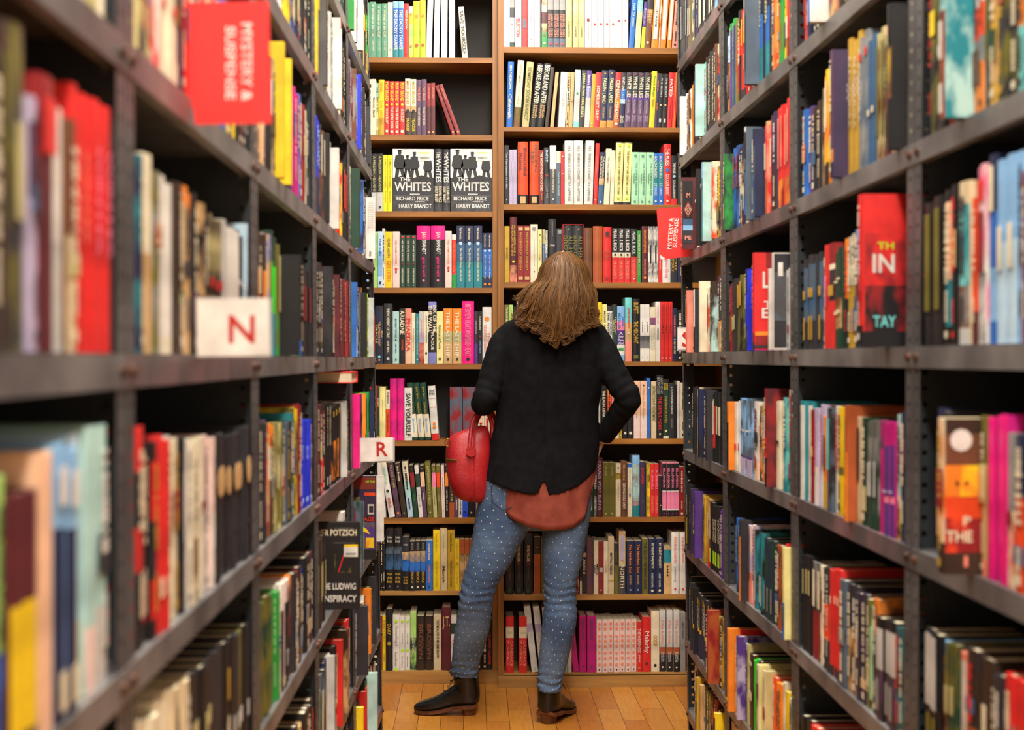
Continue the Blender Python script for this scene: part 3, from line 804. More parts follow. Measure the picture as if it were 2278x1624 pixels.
side_row('L', 1, 4, """300|red:20/black:25/red:20/black|25.5||
322|black:10/red:30/charcoal:30/red:20/black|24.5||
346|red|24|=~cream~72~82~60|
372|white:20/cream|23.5
386|cream|23
401|black|23|=~white~20~60~40|
412|white&cream&black&light_grey|22.5
440*2|cream&white|22.3|=~dark_red~40~44~60|
460|pale_pink:50/white|22.3
476*5|black&charcoal|22|#~tan~30~35~90;=~charcoal~70~72~40|
560|-""")
side_row('L', 1, 5, """300|cream:96/beige|24||n
345|cream|24||n
380*3|beige&cream|23.5
415*3|black|23|=~khaki~30~42~40|
470|charcoal|22.5|=~cream~60~64~60|
495|black|22|=~gold~20~40~40;=~cream~55~70~50|
515*3|black&charcoal&olive|21.5|=~light_grey~60~72~50|
560|-""")
side_row('L', 1, 6, "300|black&dark_brown&tan|23\n560|-")
side_row('L', 2, 1, """575|red&cream&orange|23
600|lilac+magenta|24
615|white|24
628|yellow|24
645|blue&navy|23
670|black|22
695|-""")
side_row('L', 2, 2, """572|tan:60/peach|22
592|black|21.5|=~pale_teal~20~50~50|
600|beige+black|22
608|yellow|26||cn
625|yellow|25||cn
641|navy&purple|22|
652|magenta|23.2
662|blue:100|23|
672*4|dark_red&navy&cream&black|22
694|-""")
side_row('L', 2, 3, """578|dark_brown:30/orange|22
590|blue+tan|22.5|=~olive~10~60~30|
600|dark_green:25/bright_green:40/teal|23.5||n
613|green+olive|21.5|=~khaki~10~60~40|
626|black:85/blue+black|20||c
664|bright_green|21
671*3|black&dark_brown|20|=~dark_red~20~60~40|
693|-""")
side_row('L', 2, 4, """576|charcoal|22.5
590|plum:50/purple:40/black|22|
602|orange:20/cream:30/brown|21
612|olive+khaki|21|=~cream~30~60~30|
626*3|dark_green&slate&charcoal|21
645|teal|22
652|yellow+olive|23
662|dark_red|23.5
669|maroon|23
673|bright_blue|20|BLUE~pale_blue~30~45~50;#~pale_blue~90~94~40|
688|tan|18
695|-""")
side_row('L', 2, 5, """573*3|olive+dark_green|22||n
608|green|21
618|white:25/black:60/dark_brown|21.5|=~cream~88~96~80|
630|pale_pink:20/black|21
641|orange:40/dark_brown|21
650*3|charcoal&dark_red&dark_brown|20.5|
668|bright_blue|19.5|
676*3|black&charcoal&maroon|21
696|-""")
side_row('L', 2, 6, """572|black&charcoal|22
590|white:30/dark_brown|20
612*4|dark_brown&black|21|
650|charcoal|20
664|tan:90/brown|19
674*3|black&dark_brown|20
696|-""")
side_row('L', 2, 7, "573|black&dark_red&olive|22\n697|-")
side_row('L', 3, 0, "700|dark_green&white&navy|24\n772|-")
side_row('L', 3, 1, """697|yellow:96/orange|28||n
708|yellow+black|26|=~yellow~10~30~60|
712|dark_grey|25.5||c
722|olive+yellow|25
729|light_grey|24.5
734|slate|24
742|dark_red:12/white|25||cn|white
755|cream&black|23
760*3|black&dark_green|24
771|-""")
side_row('L', 3, 2, """700|bright_blue:60/navy|24|LEE CHILD~pale_blue~10~50~60|
708*3|charcoal+brown&black|23|=~cream~10~50~50|
718|black|22.5|=~light_grey~10~45~60|c
727*3|black&dark_brown|22
735|white|21.5||cn
749|red|23|=~blue~40~60~50|
755|yellow+red|21.5
759*4|black|22|=~red~10~60~60|
771|-""")
side_row('L', 3, 3, """703*3|dark_brown+charcoal|23
711|maroon|23|=~mustard~10~90~40|
717|charcoal+black|22.5|=~white~82~95~70|c
735|maroon&black|22
741|dark_red+black|22|NIGHT FILM~cream~5~80~62|c|maroon
751|dark_red+black|21.5|NIGHT FILM~cream~5~80~62|c|maroon
761|dark_red+black|21.5|NIGHT FILM~cream~5~80~62|c|dark_red
771|-""")
side_row('L', 3, 4, """704*3|maroon|22.5
713|dark_brown:60/red|22
723|black|22|IRA LEVIN NOIR~cream~5~50~62;=~white~86~95~50|
733*5|black:45/orange+black:50/black|21|=~gold~5~12~60|
752|dark_brown|21|=~khaki~10~60~40|
758|light_grey:40/white|21||c
767|grey+white|21
772|-""")
side_row('L', 3, 5, """702*5|black&dark_brown|22|=~khaki~30~70~40|
722|-
760*2|white&cream|22
768|-""")
side_row('L', 3, 6, """704|aqua|18.5||n
713*3|slate+dark_brown|21|=~cream~20~80~50|
722|navy|22
728|grey|22.5||c|light_grey
740|black|22|=~cream~10~70~50|
745|red|23|=~pink~60~64~60|c
757|dark_brown+tan|23||c
769|red|22.5
774|-""")
side_row('L', 3, 7, "706*6|dark_brown&cream&black|22\n735*5|navy&dark_red|22\n775|-")
side_row('L', 4, 0, """772|green:100|29||cn
783|white:60/plum|27||c
790|white|26||cn|white
804*4|charcoal&tan&black|23|=~yellow~15~40~60|
812|green:60/gold|23
817|red:8/navy:80/navy|25||
822|-""")
side_row('L', 4, 1, """774|plum+grey|23
783|brown+grey|23||c
788|blue|24|=~pale_blue~20~70~50|
793|bright_blue|24.5||cn
799|light_grey|24
802|black|23||c
807*3|purple&black|22
812|charcoal|20|THE CITY~cream~60~90~50|c
820|-""")
side_row('L', 4, 2, """777|cream|25
782|dark_green|24.5||cn
797|blue+navy|24||c
804*4|brown&cream&charcoal|23
820|-""")
side_row('L', 4, 3, """779|cream|23
783|blue:60/pale_blue|23||c
790|dark_purple:100|22||c
795*3|pale_teal&slate|21
799|black:10/charcoal|21||c
812|lime|22
816|light_grey+light_blue:75/green+pale_blue|20.5|=~red~30~90~90|c|light_grey
828|-""")
side_row('L', 4, 4, """779|hot_pink:60/pink|22.5||cn
795*3|navy+purple|22
801|orange:60/black|22|J. D. ROBB~navy~8~58~62|c
810|green:62/grey|22|=~navy~10~58~60|
818|navy:62/light_grey|21.8|J. D. ROBB~yellow~6~60~66|c|navy
829|-""")
side_row('L', 4, 5, """782|plum:40/navy|20
787|slate+dark_green|21.5|=~pale_teal~0~100~10|c
803|-
830|-""")
side_row('L', 4, 6, """785*3|blue+black|22
793|slate+charcoal|21.5||c|charcoal
815|orange:100|21.5||cn
821|olive|20
825|charcoal|23|PETER ROBINSON~white~8~90~50|c
833|-""")
side_row('L', 4, 7, """788|yellow|20||cn
803|red|20.5|=~cream~30~80~60|c
811|dark_green:8/red|21||
815|pale_teal:70/mint|22.5||cn
836|-""")
# right rack, bay 1 = nearest the camera
side_row('R', 1, 0, "2060|charcoal&black&tan|24\n2330|-")
side_row('R', 1, 1, "2060|black&navy&cream|25\n2340|-", 25)
side_row('R', 1, 2, """2058|black|26
2072|black+olive|25.5|=~yellow~20~36~60|
2090|black:70/charcoal|25.5|=~light_grey~45~52~60|
2104|teal+pale_teal:38/rust+maroon|27|=~white~44~66~50;=~white~80~97~50|c|teal+pale_teal
2158|white:35/red_orange:20/grey:15/orange|26
2186|dark_brown|25|=~olive~20~70~40|
2203|black:20/mustard+tan|25
2222*2|charcoal+olive|25
2262|orange:60/aqua|24.5
2300*2|navy&cream
2345|-""")
side_row('R', 1, 3, """2058*2|black|24.5|=~olive~8~76~50|
2104|black:8/peach:50/teal:30/black|25
2119|black|25.5
2132|beige:14/aqua+teal:50/brown+grey:26/light_grey|25.5
2156|red_orange:78/maroon|22.5
2170|white+pink:60/grey+white|27|=~red~8~20~60;=~dark_red~26~60~60|
2198|navy:30/blue:30/light_blue:28/blue|28|=~cream~6~30~50|
2216*2|light_blue:45/pale_blue|27|=~cream~36~60~40|
2262|light_blue|27
2276|dark_red|24
2310*2|white&navy
2345|-""")
side_row('R', 1, 4, """2082|navy:12/light_grey+navy:60/slate|24.5
2098|charcoal:50/grey|24
2107|-
2182|olive:30/tan:60/salmon|24
2196|hot_pink|24.5||n|magenta
2243|grey:50/cream+red|22|=~dark_red~50~60~60|
2262|navy:40/red_orange|22
2290*2|cream&black
2345|-""")
side_row('R', 1, 5, """2058|black|22.5|=~light_grey~3~56~60;=~olive~62~96~40|
2078|black:90/maroon|22.5|=~light_grey~3~56~60;=~olive~62~96~40|
2096|light_blue:40/red|22
2108|dark_green+olive|22.5|=~khaki~30~50~60|
2132|salmon:6/white|22.5||n
2158|charcoal+dark_brown:50/rust|23.5
2180|dark_brown|23|=~cream~30~60~40|
2205|charcoal|22
2236|red:30/grey+red|23
2300|black&dark_red
2345|-""")
side_row('R', 1, 6, "2055|black&dark_brown|22\n2345|-")
side_row('R', 2, 0, "1790|charcoal&cream&navy|24\n2030|-")
side_row('R', 2, 1, """1786|red&navy|24
1803|pale_blue:20/white:50/blue|24||cn|white
1842|charcoal+tan|23
1855|red|22||
1868|dark_brown&olive&cream|24
1965*2|black
2030|-""")
side_row('R', 2, 2, """1786|blue&purple|20
1803|dark_brown:30/charcoal|20
1823|tan+brown|22
1830|orange+yellow:80/black|25|=~cream~10~50~30|
1845|slate|26.5
1856|plum:78/tan+orange:10/navy|26.2||c|dark_purple
1882|gold|28|ALEXANDRA^IVY~white~8~70~66|
1912|slate+grey|27|=~red~12~18~60|
1928|steel_blue|25|=~cream~55~60~60|
1945|brown+khaki|25|=~olive~10~80~40|
1965|peach:10/olive+green:40/maroon|25.5
1985|black:30/brown+mustard:35/black|26|R~khaki~20~30~80~h|c
2013|cream|25.5||n
2024|navy|25
2032|-""")
side_row('R', 2, 3, """1786*3|charcoal:10/steel_blue+slate:60/charcoal|21.5|=~gold~35~45~50;=~gold~65~90~30|
1826|cream:60/light_grey|20
1831|red:100|22.5|=~pink~30~60~30|
1843|dark_red:20/cream:5/charcoal:30/red|22.5|=~gold~40~50~80|
1857|dark_green:50/brown+tan:30/dark_green|21|=~cream~30~32~80;=~cream~62~65~80|
1876|orange:55/black|22.5
1885|charcoal+cream:45/mustard|23
1903|blue:30/navy+blue:40/navy|23.5
1914|navy+teal|23.5|=~beige~20~45~60|
1925|-
1997|black|25|=~white~90~94~40|r1
2022|dark_purple|23||r
2034|-""")
side_row('R', 2, 4, """1783*2|teal:4/white|22.8|=~grey~10~92~6|n
1803|dark_red|21
1808|grey+plum|21.5
1815|lilac:60/white|22.5|LIGHTNING~red~10~65~45|
1832|orange:70/mustard|20|=~brown~20~60~30|
1842|slate+black|22|=~aqua~10~60~50|
1853|white|22.5|TRACKERS~red~5~60~45|
1865|yellow:55/olive:8/yellow|22.5
1877|rust+brown:55/orange|23||
1890|rust:40/orange|23||c|rust
1905|beige:96/tan|21|=~charcoal~10~60~50|
1915|dark_green|21
1928*3|dark_green+grey:55/dark_green|21|=~light_grey~38~70~40|
1955|magenta+plum:25/magenta|21||n
1968*2|magenta:20/purple:45/pink:6/purple|21|=~lilac~60~62~80|
1990|pale_teal:65/cream:10/olive+yellow|22.5
2003|navy|23
2016|maroon|20
2030|-""")
side_row('R', 2, 5, """1783*3|black|22.5|=~khaki~15~40~40|
1803*2|charcoal+grey:50/dark_red|22|=~cream~8~46~40|
1825|cream:100|22
1829|charcoal:35/red_orange:35/charcoal|22.5
1845|red:90/charcoal|23.5|=~cream~25~32~20|
1872|slate:100|22
1884|charcoal:40/tan+black|22
1905*2|dark_purple+charcoal|21.5
1927|olive:100|21
1933|charcoal+mint|20|=~mint~20~90~70|
1942|brown+orange:30/dark_brown|22
1952*3|black:10/light_grey:40/charcoal+plum|20|=~grey~60~90~40|
1998|charcoal+teal|20
2018|orange:40/salmon:30/yellow:15/red|21
2032|-""")
side_row('R', 2, 6, """1785|black|20|=~mustard~30~60~40|
1808|red:100|20
1822|cream:10/charcoal|20.5
1840*3|cream&black&dark_red|20
2034|-""")
side_row('R', 3, 0, "1617|navy&olive&black|24\n1762|-")
side_row('R', 3, 1, """1616|pale_blue:35/orange+brown|22
1625|green:8/purple:92/purple|25.5|BENJAMIN~mint~5~45~50|
1635|olive+red|24|ONAWARE SECRETS~red~5~60~50|
1644|black:20/red:30/black|25.5|WHISPER~cream~10~60~50|
1651|red:90/charcoal|25|=~yellow~10~40~40|
1661|charcoal+slate|28||c|slate
1690|navy:40/blue:30/teal|30|SHELDON~pale_yellow~5~50~40|H|black
1711|cream:60/orange|26
1720|red_orange+orange|26.5|
1731|green:40/olive+green:50/green|25.5|=~black~20~36~60|
1742|yellow|25
1747|red:80/dark_red|26|=~cream~60~80~50|
1762|-""")
side_row('R', 3, 2, """1616|green+dark_green|22||c
1633|navy+blue|23.5|SHAMED STORE~red~10~50~60|
1645|navy:20/cream+maroon|23
1655|maroon+white|23
1662|light_grey:5/charcoal:30/slate+blue:60/navy|25||c|slate
1681|navy:20/steel_blue+slate|23||c
1697|tan+olive|24.5
1703|red+salmon:60/rust|24|=~cream~20~50~40|
1714|dark_purple:60/dark_brown|25
1727*3|red:72/orange+dark_red|25.5|=~salmon~10~60~30|
1762|-""")
side_row('R', 3, 3, """1616|dark_red:100|20|Daniel Silva~salmon~5~40~50;THE ENGLISH SPY~gold~45~85~40|
1628|charcoal|21|=~khaki~50~70~50|
1640*2|black+olive|21.5|=~gold~8~40~50|
1655|navy:50/olive+navy|22|=~cream~5~60~40|
1665|navy:30/bright_blue:40/charcoal+olive|22||c|bright_blue
1682|-
1741|white&cream|19.5||n
1750*3|white&light_grey&dark_brown|20|
1762|-""")
side_row('R', 3, 4, """1619|dark_brown:100|20
1624|orange:30/black|20||c
1633*4|white:75/cream|20.5|=~red~60~70~50|
1646*5|slate+light_blue:75/purple:3/lilac|21.5|=~white~40~42~80|
1673*2|white:75/peach|21
1687|charcoal+tan:40/orange+black|20.5
1697|black|20|=~white~10~40~60|
1709|dark_red:50/red+dark_brown:20/black|25||c|maroon+dark_red
1725|cream|22|=~charcoal~45~49~60|
1737|dark_purple|22
1742|teal+aqua:90/teal|23||
1752|cream:30/green:30/olive|25
1762|-""")
side_row('R', 3, 5, """1636*3|blue+navy|22|KARIN SLAUGHTER~light_blue~10~60~60|
1651|charcoal:20/orange|22.5|KARIN SLAUGHTER~charcoal~15~80~50|c
1664*2|pale_pink+lilac:60/salmon|22|KARIN SLAUGHTER~maroon~5~70~50|
1679*4|teal+black|21.5|=~light_grey~55~90~30|
1700*3|navy+dark_green|21|=~grey~60~90~30|
1722*2|dark_brown+rust|21
1740|charcoal+navy|21
1744|red:50/blue|22
1749|pale_yellow:60/blue+bright_blue|22||c
1763|-""")
side_row('R', 3, 6, """1624|orange|24|=~yellow~84~87~90|c
1643|red|24
1645|purple+lilac|23.5||c
1657|pale_blue:60/maroon|22
1663|khaki:100|22.5
1667|dark_brown|21|=~cream~10~14~80;=~cream~50~60~80|
1678|bright_green|21||n
1687|dark_brown+slate|21
1692|pale_pink+peach|22||c|pale_yellow
1707|cream|22||c|khaki
1720|red_orange|21
1727*2|orange|21
1740|cream:96/tan|22.5|#~green~60~63~50|
1750|yellow|21||n
1758|pale_teal|20
1764|-""")
side_row('R', 3, 7, "1624*5|tan&cream&red|20\n1764|-")
side_row('R', 4, 0, """1508*6|dark_grey+charcoal|24|=~light_grey~20~70~40|
1530*4|olive+brown&slate|24|=~cream~40~80~40|
1538|blue:40/slate|24
1545|purple:40/charcoal|24
1552*7|dark_brown+grey&charcoal|24|=~cream~50~90~50|
1590*2|light_blue&navy|22
1604|-""")
side_row('R', 4, 1, """1509|white|21|CARTHAGE~grey~10~90~30|cn
1517|white|21||cn
1523|white:100|21||n
1528|tan+brown|21
1534|white|21
1537*3|dark_brown&orange|22|=~orange~20~60~40|
1545|charcoal|22
1551|pale_teal|23.5|CARTHAGE CON~teal~10~60~40|c|pale_teal
1566|aqua|23.5
1570*6|dark_brown&charcoal|25|DAKOTA ISLAND~cream~10~90~50|
1587*2|blue&brown|25
1593*2|cream+red&charcoal|24.5|
1604|-""")
side_row('R', 4, 2, """1513|charcoal|20.5||c
1520|-
1548|cream|24|=~tan~10~60~30|
1553|black|25|#~white~40~44~50|c
1565|light_blue:20/teal+slate|25|M~white~26~34~80~h|c|pale_teal
1583|dark_brown+tan|24
1589|red_orange+cream|24||c
1594*2|yellow+dark_purple|23
1604|-""")
side_row('R', 4, 3, """1517|black|22|WHAT YOU~light_grey~10~70~40|c
1524|black|22.5|WHO~light_grey~10~60~40|c
1531|red_orange+salmon|21.5||c|salmon
1544|blue:100|20.5|
1548|white:60/dark_brown|21||c|charcoal
1560|cream|23|MACCUS~charcoal~55~95~30|cn|cream
1574|red_orange+cream|21.5|=~charcoal~10~70~30|
1580|grey|21.5|
1586|pale_teal+dark_brown|22||c
1595|plum+dark_brown:60/tan+orange|24
1604|-""")
side_row('R', 4, 4, """1540|maroon:100|23
1547|black|23|FRIEND CRIMES~cream~10~60~60|c
1553|cream:90/tan|23|=~charcoal~10~40~40|
1558|navy+black|22.5|MCNALLY'S DILEMMA~steel_blue~10~80~40|c
1569|purple+navy|22.5|
1575*2|charcoal|22.5|CARRASCAR~cream~10~90~50|c
1586*2|black:20/red:60/black|22|=~cream~10~60~40|
1592*2|black&dark_green|22|=~cream~20~60~50|
1606|-""")
side_row('R', 4, 5, """1526*2|black:8/red:10/black|23|SANFORD~cream~15~45~60;=~yellow~50~90~30|
1534|black|23|SANFORD~cream~15~45~60;=~yellow~50~90~30|c
1541|dark_purple|22.5|SANFORD~cream~20~55~60|c
1549|purple:100|22.5|SANFORD~cream~20~55~60;=~lime~58~64~80|c
1559*2|khaki+gold|22|SANFORD~charcoal~20~80~50|
1566|mustard|22|
1573*2|brown+tan:70/red|22|SANFORD~cream~20~55~60|
1581*3|black|21.5|SANFORD~cream~20~55~60;=~lime~70~90~60|
1601|purple|21
1607|-""")
side_row('R', 4, 6, """1529*2|black|24|JONATHAN SANTLOFER~light_grey~8~92~30|
1536|lime:40/black|22.5
1541|charcoal|23.5|SANFORD~white~20~55~62;=~yellow~10~18~60|c
1547|black:55/yellow:6/navy|23|SANFORD~white~20~55~62|c
1553*6|charcoal:55/yellow:6/navy|22.5|SANFORD~white~20~55~62;=~gold~8~18~50|
1577|dark_brown+red|23||c|rust+dark_red
1598|dark_brown+gold|22
1608|-""")
side_row('R', 4, 7, """1546|black+white|20
1554|mustard|18||c
1562|tan:100|17.5||c
1570*3|dark_brown+olive|18
1585|red+dark_brown|18||
1594|yellow:8/charcoal|17||c
1608|-""")
# ---------------------------------------------------------------- books whose covers show beside the aisle
def cover_print(sd, items):
    """print on the cover that faces the camera: ('t', words, colour, inset, height frac, length, size) or ('b', colour, inset0, inset1, z0, z1)"""
    s = -1 if sd == 'L' else 1
    def fn(mb, w, h, d):
        x = s*(w/2+.0004)
        for n_, it in enumerate(items):
            x = s*(w/2+.0004+.00025*n_)
            if it[0] == 't':
                _, t, c, u, v, L, H = it[:7]
                mb.text(t, (x+s*.0003, u, v*h), (0, s*1.0, 0), (0, 0, 1), L, H, c)
            elif it[0] == 'b':
                _, c, u0, u1, a, b_ = it; mb.face([(x, u0, a*h), (x, u1, a*h), (x, u1, b_*h), (x, u0, b_*h)], c)
            elif it[0] == 'p':
                mb.face([(x+s*.0002, u, v*h) for u, v in it[2]], it[1])
            elif it[0] == 'o':
                _, c, u, v, r = it; mb.face([(x+s*.0004, u+r*math.cos(k*.5236), v*h+r*math.sin(k*.5236)) for k in range(12)], c)
    return fn
def proud_book(sd, bay, lev, near_px, edge_px, h, wd, cols, text, items, opt='H', row=None):
    zs = EYE+LV[sd][lev]+.0185; Y = y_of_px(sd, near_px, zs+h/2)
    pro = abs(edge_px-near_px)*Y/F; x = fx(sd, Y, zs+h/2)+(pro if sd == 'L' else -pro)
    add_book(sd, '%s%d%d' % (sd, bay, lev), (x, Y+wd/2, zs+.0006), wd, h, .16, cols, text, opt, 0, None, [cover_print(sd, items)], px=(near_px+edge_px)/2)
proud_book('R', 2, 3, 1990, 1925, .278, .034, 'red:86/black', [], [
    ('b', 'red', 0, .158, .16, 1), ('b', 'red+dark_red', .004, .155, .36, .74), ('b', 'dark_red+black', .004, .155, .1, .4), ('b', 'black', 0, .158, 0, .1),
    ('t', 'TH', 'lime', .042, .66, .03, .013), ('t', 'IN', 'white', .038, .545, .04, .034), ('t', 'TAY', 'aqua', .040, .165, .042, .021)])
proud_book('R', 3, 3, 1715, 1683, .250, .030, 'red:82/dark_red:10/charcoal', ['THE LAST~salmon~10~60~40'], [
    ('b', 'red', 0, .158, .17, 1), ('b', 'dark_red', .03, .158, .84, 1), ('b', 'orange', .002, .158, .145, .19), ('b', 'dark_red', .002, .158, .06, .15), ('b', 'charcoal', 0, .158, .02, .05),
    ('t', 'L', 'white', .031, .72, .02, .042), ('t', 'T', 'white', .034, .46, .02, .022), ('t', 'E', 'white', .029, .38, .02, .026)])
proud_book('R', 3, 3, 1728, 1716, .205, .016, 'white', [], [('b', 'plum', .01, .013, 0, 1)], 'pn')
proud_book('R', 3, 3, 1746, 1725, .238, .020, 'white', [], [('b', 'charcoal', .002, .158, .02, .99), ('b', 'dark_grey+slate', .004, .158, .3, .8), ('b', 'white', .012, .024, .76, .9)], 'pn')
proud_book('R', 1, 4, 2180, 2110, .236, .034, 'orange+cream:80/dark_brown', [], [
    ('b', 'dark_brown', 0, .158, .86, 1), ('b', 'brown', 0, .158, .7, .9), ('b', 'orange', 0, .158, .42, .7), ('b', 'red_orange', 0, .158, .3, .5), ('b', 'red_orange+dark_red', 0, .158, .14, .36), ('b', 'dark_brown', 0, .158, 0, .14),
    ('o', 'white', .024, .86, .017), ('p', 'yellow+orange', [(.022, .5), (.05, .5), (.05, .7), (.026, .7)]), ('o', 'black', .018, .585, .003), ('o', 'black', .032, .585, .003),
    ('t', 'P', 'cream', .033, .345, .012, .014), ('t', 'THE', 'cream', .021, .245, .040, .017), ('b', 'salmon', .028, .034, .05, .12)])
proud_book('L', 3, 5, 735, 793, .226, .030, 'black', ['THE LUDWIG CONSPIRACY~cream~20~90~50'], [
    ('b', 'black', 0, .158, 0, 1), ('b', 'olive+black', .02, .064, .42, .64), ('p', 'red', [(.052, .43), (.055, .43), (.034, .72), (.031, .72)]),
    ('t', 'OLIVER POTZSCH', 'cream', .068, .885, .124, .017), ('b', 'grey', .010, .066, .765, .768), ('b', 'grey', .014, .066, .935, .938),
    ('b', 'yellow', .003, .039, .718, .747), ('b', 'white', .003, .039, .605, .718), ('b', 'grey', .008, .034, .628, .65),
    ('t', 'THE LUDWIG', 'white', .055, .265, .094, .017), ('t', 'CONSPIRACY', 'white', .062, .125, .112, .018)])
proud_book('L', 4, 5, 805, 833, .272, .014, 'plum:20/cream', [], [
    ('b', 'dark_purple', 0, .158, 0, 1), ('b', 'black', 0, .05, 0, .12), ('b', 'brown+dark_red', .004, .158, .84, .98), ('b', 'red_orange', .004, .04, .76, .8), ('t', 'OF THE', 'lime', .02, .93, .03, .008),
    ('b', 'white', .008, .028, .54, .66), ('b', 'charcoal', .010, .024, .56, .64), ('b', 'olive+purple', .006, .05, .12, .5), ('b', 'black', .006, .05, .45, .52), ('t', 'AGE', 'red', .024, .484, .034, .014), ('b', 'orange+yellow', .008, .034, .14, .26),
    ('p', 'yellow', [(.02, .3), (.046, .34), (.046, .40), (.03, .36)])], 'p')
proud_book('L', 4, 5, 832, 850, .235, .012, 'white', ['#~black~36~44~60'], [('b', 'white', 0, .15, 0, 1)], 'p')
proud_book('L', 4, 2, 812, 831, .212, .014, 'white', [], [('b', 'white', 0, .15, 0, 1)]+[('b', 'light_grey', .006, .026, .9-.035*k, .91-.035*k) for k in range(12)]+[('b', 'grey', .014, .020, .05, .12)], 'p')
proud_book('R', 4, 2, 1547, 1521, .245, .022, 'maroon:6/black:30/dark_red+cream:32/blue:16/charcoal:10/maroon', [], [
    ('b', 'maroon', 0, .158, 0, 1), ('b', 'black', .003, .036, .68, .95), ('b', 'black', .003, .036, .42, .68), ('b', 'steel_blue', .003, .036, .26, .42), ('b', 'light_blue', .003, .036, .26, .33), ('b', 'charcoal', .003, .036, .08, .26),
    ('t', 'M', 'salmon', .021, .75, .012, .017), ('t', 'PE', 'salmon', .02, .16, .022, .013)]
    +[('p', c, [(.02-.016*k, .55), (.02, .55+.12*k), (.02+.016*k, .55), (.02, .55-.12*k)]) for k, c in ((1, 'dark_red'), (.72, 'beige'), (.6, 'dark_red'), (.36, 'beige'), (.24, 'black'))], 'p')
# ---------------------------------------------------------------- steel shelving units
def shear(mb, sd):
    mb.v = [(x+lerp_at(y, XOFF[sd])-lerp_at(y, LEANT[sd])*(z-EYE), y, z) for x, y, z in mb.v]
def strip(mb, o, u, v, n, pitch, W, r, mat, nrm):
    """perforated steel flange: n cells of one round hole each, 2 mm thick"""
    o, u, v = Vector(o), Vector(u), Vector(v); k = mb.slot(mat)
    for i in range(n):
        c = o+u*(pitch*(i+.5))+v*(W/2); b0 = len(mb.v)
        for j in range(8):
            a = math.pi/4*j; ca, sa = math.cos(a), math.sin(a); m_ = max(abs(ca), abs(sa))
            mb.v.append(tuple(c+u*(ca/m_*pitch/2)+v*(sa/m_*W/2))); mb.v.append(tuple(c+u*(ca*r)+v*(sa*r)))
        for j in range(8):
            a, b_ = b0+2*j, b0+2*((j+1) % 8)
            mb.f.append((a, b_, b_+1, a+1)); mb.m.append(k)
ZT = 2.9
BAYR = ['', 'nearest the camera', 'second from the camera', 'third from the camera', 'farthest from the camera']
BAYW = ['nearest the camera', 'second from the camera', 'third from the camera', 'fourth from the camera', 'farthest from the camera']
def steel_unit(sd, k):
    s = 1 if sd == 'R' else -1; ya, yb = PYS[sd][k], PYS[sd][k+1]; xf = FX[sd]; D = .33
    nm = {'L': 'left', 'R': 'right'}[sd]
    root = thing('steel_shelving_unit', 'grey perforated steel shelving unit full of books, %s side of aisle, %s' % (nm, BAYR[k] if sd == 'R' else BAYW[k]), 'shelving', (xf+s*.165, (ya+yb)/2, 0), 0, 'grey steel shelving units along the %s side of the aisle' % nm)
    IM = Matrix.Translation(-root.location)
    def fin(mb, name): shear(mb, sd); o = mb.build(name, root); o.matrix_parent_inverse = IM; return o
    pitch = .028; n = int(ZT/pitch)
    for (y0, d) in ((ya+.002, 1), (yb-.002, -1)):
        for xx, sg in ((xf, s), (xf+s*D, -s)):
            mb = MB()
            strip(mb, (xx, y0, 0), (0, 0, 1), (0, d, 0), n, pitch, .038, .0042, 'steel', 0)
            strip(mb, (xx, y0, 0), (0, 0, 1), (sg, 0, 0), n, pitch, .042, .0052, 'steel_dark', 0)
            fin(mb, 'post')
        mb = MB(); mb.box(min(xf+s*.042, xf+s*(D-.042)), max(xf+s*.042, xf+s*(D-.042)), y0+d*.001, y0+d*.0025, .02, ZT-.05, 'steel_dark')
        if not (k == 4 and d == -1): fin(mb, 'side_panel')
    for i, z in enumerate(LV[sd]+[1.36]):
        z += EYE; mb = MB(); y0, y1 = ya+.004, yb-.004
        mt = 'steel_worn' if (i*3+k+(sd == 'R')) % 5 == 0 else 'steel_shelf'
        xa, xb = sorted((xf+s*.0035, xf+s*(D-.006)))
        mb.box(xa, xb, y0, y1, z+.0165, z+.0180, mt)
        f0, f1 = sorted((xf-s*.0015, xf+s*.0035))
        mb.box(f0, f1, y0, y1, z-.019, z+.0180, mt)
        g0, g1 = sorted((xf+s*.0035, xf+s*.016)); mb.box(g0, g1, y0, y1, z-.019, z-.0175, mt)
        sh = fin(mb, 'shelf')
        if .0 < z < 2.6:
            for yy in (ya+.021, yb-.021):
                b = MB(); b.cyl((xf-s*.0045, yy, z), (1, 0, 0), .0065, .005, 'bolt', 6); b.cyl((xf-s*.0025, yy, z), (1, 0, 0), .0085, .002, 'bolt', 12)
                fin(b, 'bolt')
    if k in (0, 1, 2, 3, 4):
        mb = MB(); a, b_ = sorted((xf+s*(D+.002), xf+s*(D+.004))); mb.box(a, b_, ya, yb, .02, ZT-.04, 'wood_back'); fin(mb, 'back_panel')
for k in range(5): steel_unit('L', k)
for k in range(1, 5): steel_unit('R', k)
